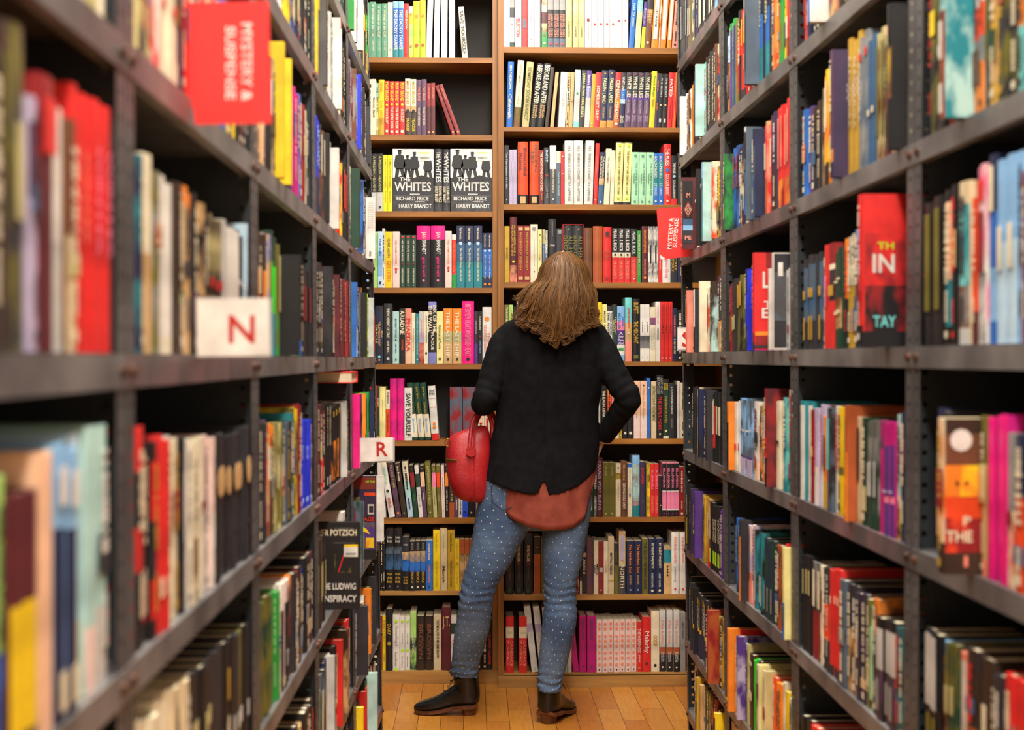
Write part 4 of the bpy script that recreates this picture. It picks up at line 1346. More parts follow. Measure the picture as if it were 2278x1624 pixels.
# ---------------------------------------------------------------- the two wooden bookcases across the end of the aisle
ROWS_L = [(128, 139), (300, 312), (470, 482), (640, 651), (809, 821), (980, 992), (1152, 1165), (1315, 1325)]
ROWS_R = [(105, 118), (283, 293), (455, 467), (628, 640), (804, 814), (976, 988), (1151, 1162), (1323, 1335)]
PK = []
def wooden_case(Y, pxa, pxb, inner, rows, base, plinth, label, step, back):
    D = .245; T = .022
    xa, xb = at(pxa, 798, Y).x, at(pxb, 798, Y).x
    root = thing('wooden_bookcase', label, 'bookcase', ((xa+xb)/2, Y, 0)); PK.append(root)
    for x0, x1 in ((xa, xa+T), (xb-T, xb)):
        mb = MB(); mb.box(x0, x1, Y, Y+D, 0, 3.05, 'wood_v'); mb.build('side_panel', root)
    mb = MB(); mb.box(xa+T, xb-T, Y+D-.008, Y+D, .05, 3.05, back); mb.build('back_panel', root)
    px = MIDPX['l' if Y == YL else 'r']
    for i, (t, b_) in enumerate(rows):
        zt, zb = at(px, t, Y).z, at(px, b_, Y).z
        mb = MB(); mb.box(xa+T+.0005, xb-T-.0005, Y+.002, Y+D-.009, zb, zt, 'wood' if i < 7 else 'wood_pale'); mb.build('shelf', root)
        if i == 0:
            dz = at(px, rows[0][0], Y).z-at(px, rows[1][0], Y).z
            for k in (1, 2): 
                mb = MB(); mb.box(xa+T+.0005, xb-T-.0005, Y+.002, Y+D-.009, zb+dz*k, zt+dz*k, 'wood'); mb.build('shelf', root)
    zt = at(px, base[0], Y).z; zb = at(px, base[1], Y).z
    mb = MB(); mb.box(xa+T+.0005, xb-T-.0005, Y+.004, Y+D-.009, zb, zt, 'wood_pale'); mb.build('bottom_shelf', root)
    mb = MB(); mb.box(xa, xb, Y-step, Y-.0005, 0, at(px, plinth, Y).z, 'wood_pale'); mb.build('plinth', root)
    mb = MB(); mb.box(xa, xb, Y, Y+D, 3.0505, 3.075, 'wood'); mb.build('top_board', root)
    return xa, xb
XLa, XLb = wooden_case(YL, 700, 1107.5, 1095, ROWS_L, (1492, 1500), 1493, 'oak bookcase with dark back, left of the pair behind the person', .006, 'wood_back')
XRa, XRb = wooden_case(YR, 1108.5, 1625, 1121, ROWS_R, (1497, 1502), 1503, 'oak bookcase with brown back, right of the pair behind the person', .012, 'wood_back2')
for r in PK:
    for c in r.children: c.matrix_parent_inverse = Matrix.Translation(-r.location)
# ---------------------------------------------------------------- the cover-out novels, the boxed pair, the book lying flat
def whites(px0, px1, label):
    p0, p1 = at(px0, 470, YL), at(px1, 470, YL); wd = p1.x-p0.x; h = at(px0, 331, YL).z-p0.z
    mb = MB(); y = 0
    def R(u0, u1, v0, v1, c, o=.0003): mb.face([(u0*wd, -o, v0*h), (u1*wd, -o, v0*h), (u1*wd, -o, v1*h), (u0*wd, -o, v1*h)], c)
    def Pg(pts, c, o=.0006): mb.face([(u*wd, -o, v*h) for u, v in pts], c)
    mb.box(0, wd, 0, .0025, 0, h, 'black'); mb.box(0, wd, .033, .0355, 0, h, 'black'); mb.box(0, .0025, .0025, .033, 0, h, 'black')
    R(0, 1, 0, .54, 'charcoal'); R(0, 1, .0, .16, 'charcoal+dark_grey', .0004); R(.0, 1, .54, 1, 'white')
    R(.02, .98, .24, .26, 'dark_grey', .0005); R(.42, .66, .265, .285, 'light_grey', .0006)
    def man(u, v, s, o=.0006):
        Pg([(u+s*.045*math.cos(a*.5236), v+s*.035*math.sin(a*.5236)) for a in range(12)], 'black', o)
        Pg([(u-s*.06, v+s*.02), (u+s*.06, v+s*.02), (u+s*.04, v+s*.045), (u-s*.04, v+s*.045)], 'black', o)
        Pg([(u-s*.1, v-s*.05), (u-s*.04, v-s*.03), (u+s*.04, v-s*.03), (u+s*.1, v-s*.05), (u+s*.14, v-s*.2), (u+s*.09, v-s*.26), (u-s*.09, v-s*.26), (u-s*.14, v-s*.2)], 'black', o)
        Pg([(u-s*.09, v-s*.25), (u, v-s*.25), (u-s*.05, v-s*.46), (u-s*.13, v-s*.46)], 'black', o)
        Pg([(u, v-s*.25), (u+s*.09, v-s*.25), (u+s*.17, v-s*.46), (u+s*.08, v-s*.46)], 'black', o)
    man(.17, .94, 1.02); man(.36, .865, .75); man(.53, .91, .92, .0008); man(.86, .86, .85)
    Pg([(0, .5), (.2, .57), (.45, .52), (.7, .58), (1, .53), (1, .5)], 'black', .0007)
    for t, u, v, L, H in (('THE', .30, .515, .26, .062), ('WHITES', .49, .395, .90, .145), ('RICHARD PRICE', .48, .205, .80, .066), ('WRITING AS', .66, .155, .24, .02), ('HARRY BRANDT', .55, .085, .80, .068)):
        mb.text(t, (u*wd, -.001, v*h), (1, 0, 0), (0, 0, 1), L*wd, H*h, 'white')
    o = mb.build('book'); o.location = (p0.x, YL+.006, p0.z+.0005); tag(o, label, 'book', 'cover-out copies of one novel')
    mb = MB(); mb.box(.003, wd-.003, .0027, .0328, .003, h-.003, 'page'); mb.build('pages', o)
    mb = MB(); mb.box(.62*wd, .93*wd, -.0016, -.001, .81*h, .93*h, 'white'); mb.box(.64*wd, .91*wd, -.0018, -.001, .93*h, .945*h, 'bright_yellow')
    for k in range(9): mb.box((.67+.026*k)*wd, (.682+.026*k)*wd, -.0018, -.0016, .835*h, .87*h, 'charcoal')
    s = mb.build('price_sticker', o); s['label'] = 'white price sticker with yellow top edge'
whites(873.5, 964.5, 'black and white cover-out novel, left of the two dark spines on third shelf')
whites(1002, 1094, 'black and white cover-out novel, right of the two dark spines on third shelf')
p0, p1 = at(1252, 628, YR), at(1298, 628, YR); hh = at(1252, 499, YR).z-p0.z; wd = p1.x-p0.x
mb = MB(); mb.box(0, .0022, 0, .15, 0, hh, 'red'); mb.box(wd-.0022, wd, 0, .15, 0, hh, 'red'); mb.box(.0022, wd-.0022, 0, .15, hh-.0022, hh, 'red'); mb.box(.0022, wd-.0022, 0, .15, 0, .0015, 'red'); mb.box(.0022, wd-.0022, .148, .15, .0015, hh-.0022, 'dark_red')
o = mb.build('slipcase'); o.location = (p0.x, YR+.006, p0.z+.0005); tag(o, 'red open-fronted slipcase holding two black volumes, above the head of the person', 'slipcase')
bw = (wd-.0052)/2
for k in range(2):
    add_book('W', 'fourth', (p0.x+.0026+bw*(k+.5), YR+.010, p0.z+.0024), bw*.98, hh-.006, .138, 'charcoal', ['*~gold~5~9~30', 'ALL MEN ARE^BROTHERS~olive~18~84~80'], 'H', px=1255+20*k)
mb = MB(); z0, z1 = 1.2845, 1.3165
mb.box(0, .238, 0, .165, 0, .0028, 'red'); mb.box(0, .238, 0, .165, .0292, .032, 'red'); mb.box(0, .238, .162, .165, .0028, .0292, 'red')
o = mb.build('book'); o.location = (-.572, 3.97, z0+.0005); tag(o, 'red hardcover with cream pages lying flat on top of upright books', 'book')
mb = MB(); mb.box(.003, .234, .003, .1615, .0029, .0291, 'page'); mb.build('pages', o)
# ---------------------------------------------------------------- shelf signs
def sign(name, label, pts, Y, mat, lines, holder=None, thick=.0015):
    c = [at(x, y, Y) for x, y in pts]; o0 = c[0].copy(); mb = MB(); n = len(c)
    f = [p-o0 for p in c]; bk = [p+Vector((0, thick, 0)) for p in f]
    mb.face(list(reversed(f)), mat); mb.face(bk, mat)
    for i in range(n): mb.face([f[i], f[(i+1) % n], bk[(i+1) % n], bk[i]], mat)
    for t, cx, cy, ang, L, H, col in lines:
        a = math.radians(ang); r = Vector((math.cos(a), 0, math.sin(a))); u = Vector((-math.sin(a), 0, math.cos(a))); s = Y/F
        mb.text(t, at(cx, cy, Y)-o0-Vector((0, .0006, 0)), r, u, L*s, H*s, col)
    o = mb.build(name); o.location = o0; tag(o, label, 'sign')
    if holder:
        mb = MB(); x0, y0, x1, y1 = holder; a, b_ = at(x0, y1, Y)-o0, at(x1, y0, Y)-o0
        mb.box(a.x, b_.x, thick+.0003, thick+.0013, a.z, b_.z, 'plastic'); mb.build('plastic_holder', o)
sign('section_sign', 'large red card lettered MYSTERY & SUSPENSE on left steel rack, out of focus', [(381, 6), (598, 2), (604, 275), (434, 277), (430, 240), (384, 205)], 1.90, 'sign_red',
     [('MYSTERY &', 549, 138, -90, 172, 24, 'white'), ('SUSPENSE', 513, 140, -90, 162, 22, 'white')])
sign('letter_sign', 'white card with red letter N on left steel rack', [(438, 666), (597, 664), (601, 791), (440, 793)], 1.93, 'white', [('N', 538, 732, 0, 58, 62, 'letter_red')], (436, 663, 603, 795))
sign('letter_sign', 'white card with red letter R on left steel rack beside wooden bookcase', [(785, 976), (874, 973), (874, 1025), (785, 1028)], 4.41, 'white', [('R', 850, 999, 1, 25, 32, 'letter_red')], (783, 974, 878, 1028))
sign('letter_sign', 'white card with red letter S, right steel rack, half hidden behind book', [(1508, 731), (1552, 731), (1552, 778), (1508, 778)], 4.94, 'white', [('S', 1530, 755, 0, 26, 36, 'letter_red')], (1506, 728, 1555, 781))
sign('section_sign', 'smaller red card lettered MYSTERY & SUSPENSE with curled corner, right steel rack', [(1461, 468), (1464, 464), (1522, 460), (1540, 570), (1475, 577), (1467, 568)], 4.92, 'sign_red',
     [('MYSTERY &', 1491.5, 519, 86, 70, 9.5, 'white'), ('SUSPENSE', 1503, 518, 86, 66, 9.5, 'white')])
o = bpy.data.objects['section_sign.001']; mb = MB(); q = [at(*p, 4.915)-at(1461, 468, 4.92) for p in ((1467, 566), (1480, 575), (1472, 578), (1468, 574))]
mb.face(list(reversed(q)), 'white'); mb.face([p+Vector((0, -.0008, 0)) for p in q], 'white'); s = mb.build('curled_corner', o); s['label'] = 'white underside of the curled corner'
# ---------------------------------------------------------------- the person, seen from behind
def cloth(name, c1, c2, scale, rough, bump, weave=0, spec=.3, wr=0, wscale=9):
    m, nt, b = newmat(name); L = nt.links.new
    tc = node(nt, 'ShaderNodeTexCoord'); nz = node(nt, 'ShaderNodeTexNoise', Scale=scale, Detail=6)
    cr = node(nt, 'ShaderNodeValToRGB'); cr.color_ramp.elements[0].color = rgb(c1); cr.color_ramp.elements[1].color = rgb(c2)
    cr.color_ramp.elements[0].position = .35; cr.color_ramp.elements[1].position = .65
    L(tc.outputs['Object'], nz.inputs['Vector']); L(nz.outputs[0], cr.inputs[0]); L(cr.outputs[0], b.inputs['Base Color'])
    b.inputs['Roughness'].default_value = rough; b.inputs['Specular IOR Level'].default_value = spec
    bp = node(nt, 'ShaderNodeBump', Strength=bump, Distance=.003)
    n2 = node(nt, 'ShaderNodeTexNoise', Scale=weave or 300, Detail=2); L(tc.outputs['Object'], n2.inputs['Vector']); L(n2.outputs[0], bp.inputs['Height'])
    if wr:
        n3 = node(nt, 'ShaderNodeTexNoise', Scale=wscale, Detail=2); L(tc.outputs['Object'], n3.inputs['Vector'])
        b2 = node(nt, 'ShaderNodeBump', Strength=wr, Distance=.012); L(n3.outputs[0], b2.inputs['Height']); L(bp.outputs[0], b2.inputs['Normal']); L(b2.outputs[0], b.inputs['Normal'])
    else: L(bp.outputs[0], b.inputs['Normal'])
    return m
m_blazer = cloth('black_wool', (15, 15, 17), (22, 22, 24), 30, .9, .15, 500, .12, .45, 8)
m_shirt = cloth('rust_cotton', (128, 58, 44), (150, 74, 58), 20, .85, .2, 400, .2)
m_leather = cloth('black_leather', (10, 10, 11), (17, 17, 18), 12, .30, .1, 220, .5)
m_bag = cloth('red_leather', (150, 22, 30), (186, 36, 40), 9, .42, .3, 160, .4, .25, 12)
m_skin = cloth('skin', (222, 178, 154), (232, 190, 166), 10, .5, .05, 300, .4)
m_heel = cloth('stacked_leather_heel', (78, 44, 24), (112, 66, 36), 22, .5, .1)
m_brass = mottled('antique_brass', (120, 90, 40), (160, 124, 64), 30, .35, metal=.8)
def jeans_mat():
    m, nt, b = newmat('dotted_denim'); L = nt.links.new
    uv = node(nt, 'ShaderNodeUVMap'); mp = node(nt, 'ShaderNodeMapping'); mp.inputs['Scale'].default_value = (1/.0315, 1/.0315, 1); mp.inputs['Rotation'].default_value = (0, 0, math.radians(38))
    vo = node(nt, 'ShaderNodeTexVoronoi', Scale=1.0, voronoi_dimensions='2D'); vo.inputs['Randomness'].default_value = .22
    lt = node(nt, 'ShaderNodeMath', operation='LESS_THAN'); lt.inputs[1].default_value = .064
    tc = node(nt, 'ShaderNodeTexCoord'); nz = node(nt, 'ShaderNodeTexNoise', Scale=7, Detail=5)
    cr = node(nt, 'ShaderNodeValToRGB'); cr.color_ramp.elements[0].color = rgb((54, 75, 106)); cr.color_ramp.elements[1].color = rgb((96, 118, 146)); cr.color_ramp.elements[0].position = .3; cr.color_ramp.elements[1].position = .72
    th = node(nt, 'ShaderNodeTexNoise', Scale=1, Detail=2); m2 = node(nt, 'ShaderNodeMapping'); m2.inputs['Scale'].default_value = (520, 30, 1)
    mx0 = node(nt, 'ShaderNodeMix', data_type='RGBA', blend_type='OVERLAY'); mx0.inputs[0].default_value = .3
    mx = node(nt, 'ShaderNodeMix', data_type='RGBA'); mx.inputs[7].default_value = rgb((214, 216, 214))
    L(uv.outputs[0], mp.inputs[0]); L(mp.outputs[0], vo.inputs['Vector']); L(vo.outputs['Distance'], lt.inputs[0]); L(lt.outputs[0], mx.inputs[0])
    L(tc.outputs['Object'], nz.inputs['Vector']); L(nz.outputs[0], cr.inputs[0]); L(cr.outputs[0], mx0.inputs[6])
    L(uv.outputs[0], m2.inputs[0]); L(m2.outputs[0], th.inputs['Vector']); L(th.outputs['Color'], mx0.inputs[7]); L(mx0.outputs[2], mx.inputs[6]); L(mx.outputs[2], b.inputs['Base Color'])
    b.inputs['Roughness'].default_value = .85
    return m
m_jeans = jeans_mat()
YP = 5.30
def W3(px, py, Y=YP): return at(px, py, Y)
def hring(z, xl, xr, yc, dy, n=64, ex=2.4, zf=None):
    """horizontal super-ellipse ring between xl and xr; zf(x, back?) may move the height"""
    cx, rx = (xl+xr)/2, (xr-xl)/2; out = []
    for j in range(n):
        a = 2*math.pi*j/n; c, s = math.cos(a), math.sin(a)
        x = cx+rx*math.copysign(abs(c)**(2/ex), c); y = yc+dy*math.copysign(abs(s)**(2/ex), s)
        out.append(Vector((x, y, zf(x, y) if zf else z)))
    return out
PR = 597.0
# --- body: one continuous surface
def tubes_to(mb, P, n=20, ref=(0, 1, 0), k=5):
    """P: list of (x, y, z, r) or (x, y, z, rx, ry)"""
    Q = [p if len(p) == 5 else (*p, p[3]) for p in P]; Q = catmull(Q, k)
    mb.tube([q[:3] for q in Q], [(q[3], q[4]) for q in Q], 'black', n, True, ref)
def PX(px, py, Y, r, r2=None): p = at(px, py, Y); return (p.x, p.y, p.z, r, r2 if r2 else r)
SHL, ELL, WRL = (1118, 748, 5.29), (1077, 896, 5.25), (1105, 872, 5.50)
SHR, ELR, WRR = (1338, 752, 5.28), (1399, 888, 5.24), (1344, 972, 5.37)
body = MB()
BSL, BSR = (1134, 756, 5.295), (1322, 760, 5.29)
tubes_to(body, [PX(1215, 735, 5.30, .10, .07), PX(1218, 800, 5.31, .125, .085), PX(1218, 900, 5.33, .115, .08), PX(1208, 1000, 5.34, .130, .090), PX(1198, 1080, 5.34, .150, .095), PX(1195, 1130, 5.34, .135, .09)], 28)
tubes_to(body, [PX(1228, 725, 5.30, .062), PX(1240, 690, 5.285, .055), PX(1250, 655, 5.27, .052)])
hc = at(1254, 628, 5.265)      # head centre; the face looks up and away
HT = Matrix.Translation(hc) @ Matrix.Rotation(math.radians(-8), 4, 'Z') @ Matrix.Rotation(math.radians(34), 4, 'X')
rg = []
for i in range(15):            # skull rings, local z up the head, local +y the face
    t = math.pi*(i+.5)/15; rr = math.sin(t)**.85; z = -.106*math.cos(t)
    nr = []
    for j in range(28):
        a = 2*math.pi*j/28; c, s = math.cos(a), math.sin(a)
        x = .074*rr*c; y = .092*rr*s
        if z < -.03: x *= .86; y = y*(.86 if s > 0 else .72)
        nr.append(HT @ Vector((x, y, z)))
    rg.append(nr)
body.ring(rg, 'black')
def hp(x, y, z): return HT @ Vector((x, y, z))
body.tube([hp(0, .084, .012), hp(0, .103, -.018), hp(0, .098, -.028)], [(.007, .006), (.012, .010), (.008, .006)], 'black', 10)       # nose
body.tube([hp(-.024, .080, -.052), hp(0, .090, -.050), hp(.024, .080, -.052)], [(.003, .003), (.006, .006), (.003, .003)], 'black', 8)      # upper lip
body.tube([hp(-.020, .079, -.060), hp(0, .088, -.061), hp(.020, .079, -.060)], [(.003, .003), (.0065, .006), (.003, .003)], 'black', 8)
body.tube([hp(-.04, .074, .024), hp(-.012, .087, .022)], [(.005, .004), (.004, .004)], 'black', 8); body.tube([hp(.04, .074, .024), hp(.012, .087, .022)], [(.005, .004), (.004, .004)], 'black', 8)
body.tube([hp(0, .070, -.088), hp(0, .084, -.090)], [(.022, .018), (.014, .012)], 'black', 10)
for s in (-1, 1): body.tube([hp(s*.072, -.002, .022), hp(s*.084, -.012, .014), hp(s*.082, -.010, -.012), hp(s*.073, 0, -.024)], [(.006, .012), (.008, .014), (.007, .010), (.005, .007)], 'black', 8, ref=(0, 0, 1))
for S, E, Wr in ((BSL, ELL, WRL), (BSR, ELR, WRR)):
    s0, e0, w0 = at(*S), at(*E), at(*Wr); m1 = (s0+e0)/2; m2 = (e0+w0)/2
    tubes_to(body, [(*s0, .036), (*m1, .036), (*e0, .032), (*m2, .029), (*w0, .021)], 16, (.3, .2, 1), 4)
def hand(base, d, palm, curl, side):
    """palm box, four unequal bent fingers and a thumb from the side; d = direction of the fingers, palm = normal out of the palm"""
    d, palm = Vector(d).normalized(), Vector(palm).normalized(); a = d.cross(palm).normalized()*side
    base = Vector(base)
    for k in range(4):
        o = a*(.027-.018*k)
        body.tube([base+o*.6, base+o+d*.045, base+o+d*.085], [(.013, .013), (.0125, .0125), (.011, .011)], 'black', 10, True, palm)
        L = (.066, .074, .070, .056)[k]; p = base+o+d*.085; dd = d.copy(); pts = [p-d*.01, p]; 
        for f in (.45, .32, .23):
            dd = (dd+palm*curl*(.55 if f > .4 else .8)).normalized(); p = p+dd*L*f; pts.append(p)
        body.tube(pts, [.0088, .0086, .0080, .0074, .0062], 'black', 8, True, palm)
    p = base+a*.028+d*.018; q = p+(a*.8+d*.7+palm*.3).normalized()*.035; r = q+(d+palm*.5*curl).normalized()*.028
    body.tube([base+d*.01, p, q, r], [.014, .0125, .0105, .0085], 'black', 8, True, palm)
wl, wr = at(*WRL), at(*WRR)
hand(wl+Vector((.012, .02, .006)), (.55, .8, .15), (.2, -.1, -1), .55, 1)
hand(wr+Vector((-.012, .02, -.008)), (-.8, .55, -.35), (-.4, -.8, -.2), .5, -1)
LEGL = [(1128, 1130, 5.335, .072), (1112, 1190, 5.32, .070), (1085, 1260, 5.30, .056), (1060, 1330, 5.285, .044), (1051, 1390, 5.312, .044), (1043, 1440, 5.345, .038), (1034, 1490, 5.385, .024), (1036, 1545, 5.41, .018)]
LEGR = [(1262, 1130, 5.335, .072), (1254, 1200, 5.315, .066), (1248, 1270, 5.295, .054), (1246, 1340, 5.28, .045), (1242, 1400, 5.27, .045), (1235, 1450, 5.27, .038), (1226, 1505, 5.27, .025), (1221, 1562, 5.275, .018)]
for Lg in (LEGL, LEGR): tubes_to(body, [PX(*q) for q in Lg], 20)
body.tube([at(1036, 1546, 5.41), at(1002, 1555, 5.41), at(965, 1567, 5.41)], [(.018, .016), (.018, .013), (.014, .007)], 'black', 12, ref=(0, 0, 1))
body.tube([at(1221, 1566, 5.28), at(1229, 1566, 5.33), at(1236, 1566, 5.39)], [(.018, .016), (.018, .013), (.014, .007)], 'black', 12, ref=(0, 0, 1))
person = linkmesh(remesh(body, .0052, 3, [m_skin], 'person'), 'person')
tag(person, 'person with long brown hair, black blazer and dotted jeans looking up at wooden bookcase', 'person')
# --- blazer
HEM = [(1068, 1066), (1090, 1073), (1130, 1086), (1170, 1095), (1203, 1101), (1218, 1101), (1250, 1094), (1290, 1078), (1326, 1050)]
def hem_z(x, y, yc=5.33):
    px = 1139+F*(x*RGT.x+y*RGT.y)/(x*FWD.x+y*FWD.y)
    py = lerp_at(px, HEM) if y < yc else 1066
    if y < yc and abs(px-1209) < 11: py -= max(0, 1-abs(px-1209)/10.5)*50
    return at(px, py, YP).z
tor = [(692, 1196, 1272, .048, 5.285), (704, 1162, 1300, .062, 5.285), (715, 1130, 1326, .075, 5.285), (728, 1112, 1344, .088, 5.29), (750, 1104, 1352, .100, 5.295), (790, 1106, 1348, .112, 5.30),
       (840, 1109, 1340, .118, 5.305), (890, 1107, 1334, .116, 5.31), (940, 1100, 1332, .118, 5.32), (990, 1088, 1334, .128, 5.33), (1030, 1078, 1331, .138, 5.33)]
bl = MB(); rings = []
for py, l, r, dy, yc in catmull(tor, 3):
    z = at(1210, py, YP).z; rings.append(hring(z, at(l, py, YP).x, at(r, py, YP).x, yc, dy, 120, 2.3))
for f in (.33, .66, 1.0):
    xl, xr = at(1078-9*f, 1060, YP).x, at(1331-4*f, 1060, YP).x; z0 = at(1210, 1030, YP).z
    rings.append(hring(0, xl, xr, 5.33, .138+.008*f, 120, 2.3, lambda x, y: z0+(hem_z(x, y)-z0)*f))
bl.ring(rings, 'black', cap=False); n0 = len(bl.v)
top = n0-120*len(rings)
c = at(1234, 692, YP); bl.v.append((c.x, 5.285, c.z+.002)); c2 = at(1200, 1010, YP); bl.v.append((c2.x, 5.33, c2.z)); last = top+120*(len(rings)-1)
for j in range(120):
    bl.f.append((top+(j+1) % 120, top+j, n0)); bl.m.append(0); bl.f.append((last+j, last+(j+1) % 120, n0+1)); bl.m.append(0)
def sleeve(S, E, Wr, rad, k):
    s0, e0, w0 = at(*S), at(*E), at(*Wr)
    si = s0+(at(1225, 760, 5.29)-s0)*.22; P = [(*si, rad[0]*.62), (*(s0*.97+si*.03), rad[0]*.95), (*(s0*.62+e0*.38), rad[1]), (*(s0*.25+e0*.75), rad[2]), (*e0, rad[3]), (*(e0*.68+w0*.32), rad[4]), (*(e0*.3+w0*.7), rad[5]), (*w0, rad[6])]
    Q = catmull([(*p[:3], p[3], p[3]) for p in P], 12); n = len(Q)
    R = []
    for i, q in enumerate(Q):
        t = i/(n-1); fold = .0035*math.sin(i*1.05)*math.exp(-((t-.52)/.16)**2)+.0022*math.sin(i*.9+k)*math.exp(-((t-.12)/.1)**2)
        R.append((q[3]+fold, q[4]+fold*.6))
    bl.tube([q[:3] for q in Q], R, 'black', 28, True, (.3, .2, 1))
sleeve((1126, 752, 5.29), ELL, WRL, [.052, .052, .049, .047, .044, .040, .036], 0)
sleeve((1328, 758, 5.285), ELR, WRR, [.053, .052, .049, .047, .044, .040, .037], 2)
col_ = [at(*p) for p in ((1190, 706, 5.24), (1200, 696, 5.225), (1234, 690, 5.215), (1266, 697, 5.225), (1282, 708, 5.24))]
bl.tube([p for p in col_], [(.010, .012)]*5, 'black', 10)
bl_me = remesh(bl, .0052, 5, [m_blazer], 'blazer'); 
for v in bl_me.vertices:        # soft drag folds in the cloth
    p = v.co; g = noise.noise(Vector((p.x*7, p.y*5, p.z*13)))*.0035+noise.noise(Vector((p.x*3+p.z*9, p.y*3, p.z*4-p.x*6)))*.0045
    v.co = p+v.normal*g
blazer = linkmesh(bl_me, 'blazer', person)
from mathutils.bvhtree import BVHTree
bv = BVHTree.FromPolygons([v.co for v in bl_me.vertices], [tuple(p.vertices) for p in bl_me.polygons])
def seam(pts, r, name):         # stitched seam lying on the cloth
    q = []
    for px, py in catmull(pts, 8):
        h_ = bv.ray_cast(CP, ray(px, py).normalized())
        if h_[0] is not None: q.append(h_[0]+Vector((0, -.0004, 0)))
    s_ = MB(); s_.smooth = True; s_.tube(q, [r*.8]*len(q), m_blazer, 6); s_.build(name, blazer)
seam([(1210, 775), (1210, 850), (1211, 920), (1213, 990)], .0009, 'centre_seam')
seam([(1222, 996), (1218, 1015), (1213, 1040), (1210, 1052)], .0018, 'vent_edge')
seam([(1118, 770), (1121, 840), (1117, 920), (1106, 1000), (1096, 1068)], .0010, 'side_seam')
seam([(1113, 735), (1122, 755), (1124, 790), (1119, 830)], .0012, 'sleeve_seam')
seam([(1344, 740), (1336, 760), (1333, 790), (1337, 820)], .0012, 'sleeve_seam')
# --- shirt tail
SH = [(1085, 1060), (1100, 1082), (1112, 1112), (1128, 1138), (1150, 1155), (1180, 1165), (1215, 1171), (1250, 1172), (1278, 1166), (1298, 1150), (1311, 1120), (1322, 1070), (1328, 1040)]
sh = MB(); rings = []; z0 = at(1200, 985, YP).z
def sh_z(x, y):
    px = 1139+F*(x*RGT.x+y*RGT.y)/(x*FWD.x+y*FWD.y); py = lerp_at(px, SH) if y < 5.34 else lerp_at(px, SH)-20
    return at(px, py, YP).z
K = 16
for i in range(K+1):
    f = i/K; xl, xr = at(1096-6*f, 1060, YP).x, at(1327-1*f, 1060, YP).x
    R = hring(0, xl, xr, 5.335, .128+.030*f-.010*f*f, 120, 2.2, lambda x, y: z0+(sh_z(x, y)-z0)*f)
    for j, p in enumerate(R):
        a = 2*math.pi*j/120; g = f*(.003*math.sin(a*9+f*3)+.0025*math.sin(a*17-f*5)); d = Vector((p.x-at(1205, 900, YP).x, p.y-5.335, 0)).normalized(); p += d*g
    rings.append(R)
ins = [[p+(Vector((at(1205, 900, YP).x, 5.335, p.z))-p)*.018 for p in r] for r in rings]
sh.smooth = True; sh.ring(rings+list(reversed(ins)), m_shirt, cap=False); sh.build('shirt', person)
# --- jeans
je = MB(); je.smooth = True; UV = []
def uvloft(rs, N, su=1):
    n0 = len(je.v); k = je.slot(m_jeans)
    for r in rs: je.v += [tuple(p) for p in r]
    circ = sum((rs[0][j]-rs[0][(j+1) % N]).length for j in range(N)); acc = 0
    for i in range(len(rs)-1):
        dz = sum((rs[i+1][j]-rs[i][j]).length for j in range(0, N, 4))/len(range(0, N, 4)); cm = sum((rs[i][j]-rs[i][(j+1) % N]).length for j in range(N))
        for j in range(N):
            a = n0+i*N+j; b_ = n0+i*N+(j+1) % N; je.f.append((a, b_, b_+N, a+N)); je.m.append(k)
            u0, u1 = j/N*circ, (j+1)/N*circ; UV.append(((u0, acc), (u1, acc), (u1, acc+dz), (u0, acc+dz)))
        acc += dz
JL = [(1060, 1068, 1190, .108, 5.335), (1100, 1067, 1188, .110, 5.335), (1140, 1059, 1186, .108, 5.33), (1180, 1053, 1176, .104, 5.32), (1220, 1046, 1152, .096, 5.31), (1260, 1037, 1132, .088, 5.30), (1300, 1027, 1110, .074, 5.29),
      (1335, 1021, 1097, .066, 5.285), (1370, 1017, 1093, .062, 5.30), (1410, 1011, 1087, .058, 5.325), (1450, 1007, 1074, .050, 5.35), (1480, 1003, 1064, .044, 5.37), (1503, 1001, 1062, .044, 5.385)]
JR = [(1060, 1200, 1314, .108, 5.335), (1100, 1204, 1316, .108, 5.335), (1140, 1205, 1314, .106, 5.33), (1180, 1206, 1308, .102, 5.32), (1220, 1206, 1300, .094, 5.31), (1260, 1207, 1291, .086, 5.30), (1300, 1209, 1283, .074, 5.29),
      (1335, 1211, 1282, .066, 5.28), (1370, 1208, 1283, .066, 5.27), (1410, 1204, 1278, .064, 5.27), (1450, 1200, 1268, .056, 5.27), (1490, 1197, 1257, .048, 5.27), (1515, 1195, 1250, .044, 5.27), (1535, 1196, 1248, .044, 5.265)]
for T_, kn, kc in ((JL, 1325, 1495), (JR, 1325, 1522)):
    rs = []
    for py, l, r, dy, yc in catmull(T_, 9):
        a0, b0 = at(l, py, yc), at(r, py, yc); R = hring(a0.z, a0.x, b0.x, yc, dy, 72, 2.15)
        am = .0030*math.exp(-((py-kn)/34)**2)+.0034*math.exp(-((py-kc)/26)**2)+.0006
        for j, p in enumerate(R):
            a = 2*math.pi*j/72; ph = py*.36+2.6*math.sin(a*1.0+py*.013)+1.5*math.sin(a*2+py*.021)
            d = Vector((p.x-(a0.x+b0.x)/2, p.y-yc, 0)).normalized()
            p += d*am*(.25+.75*abs(math.sin(a*1.5+py*.031)))*(math.sin(ph)+.5*math.sin(ph*1.9+a*3)); p.z += .004*math.sin(a*2+py*.05)
        rs.append(R)
    uvloft(rs, 72)
hip = []
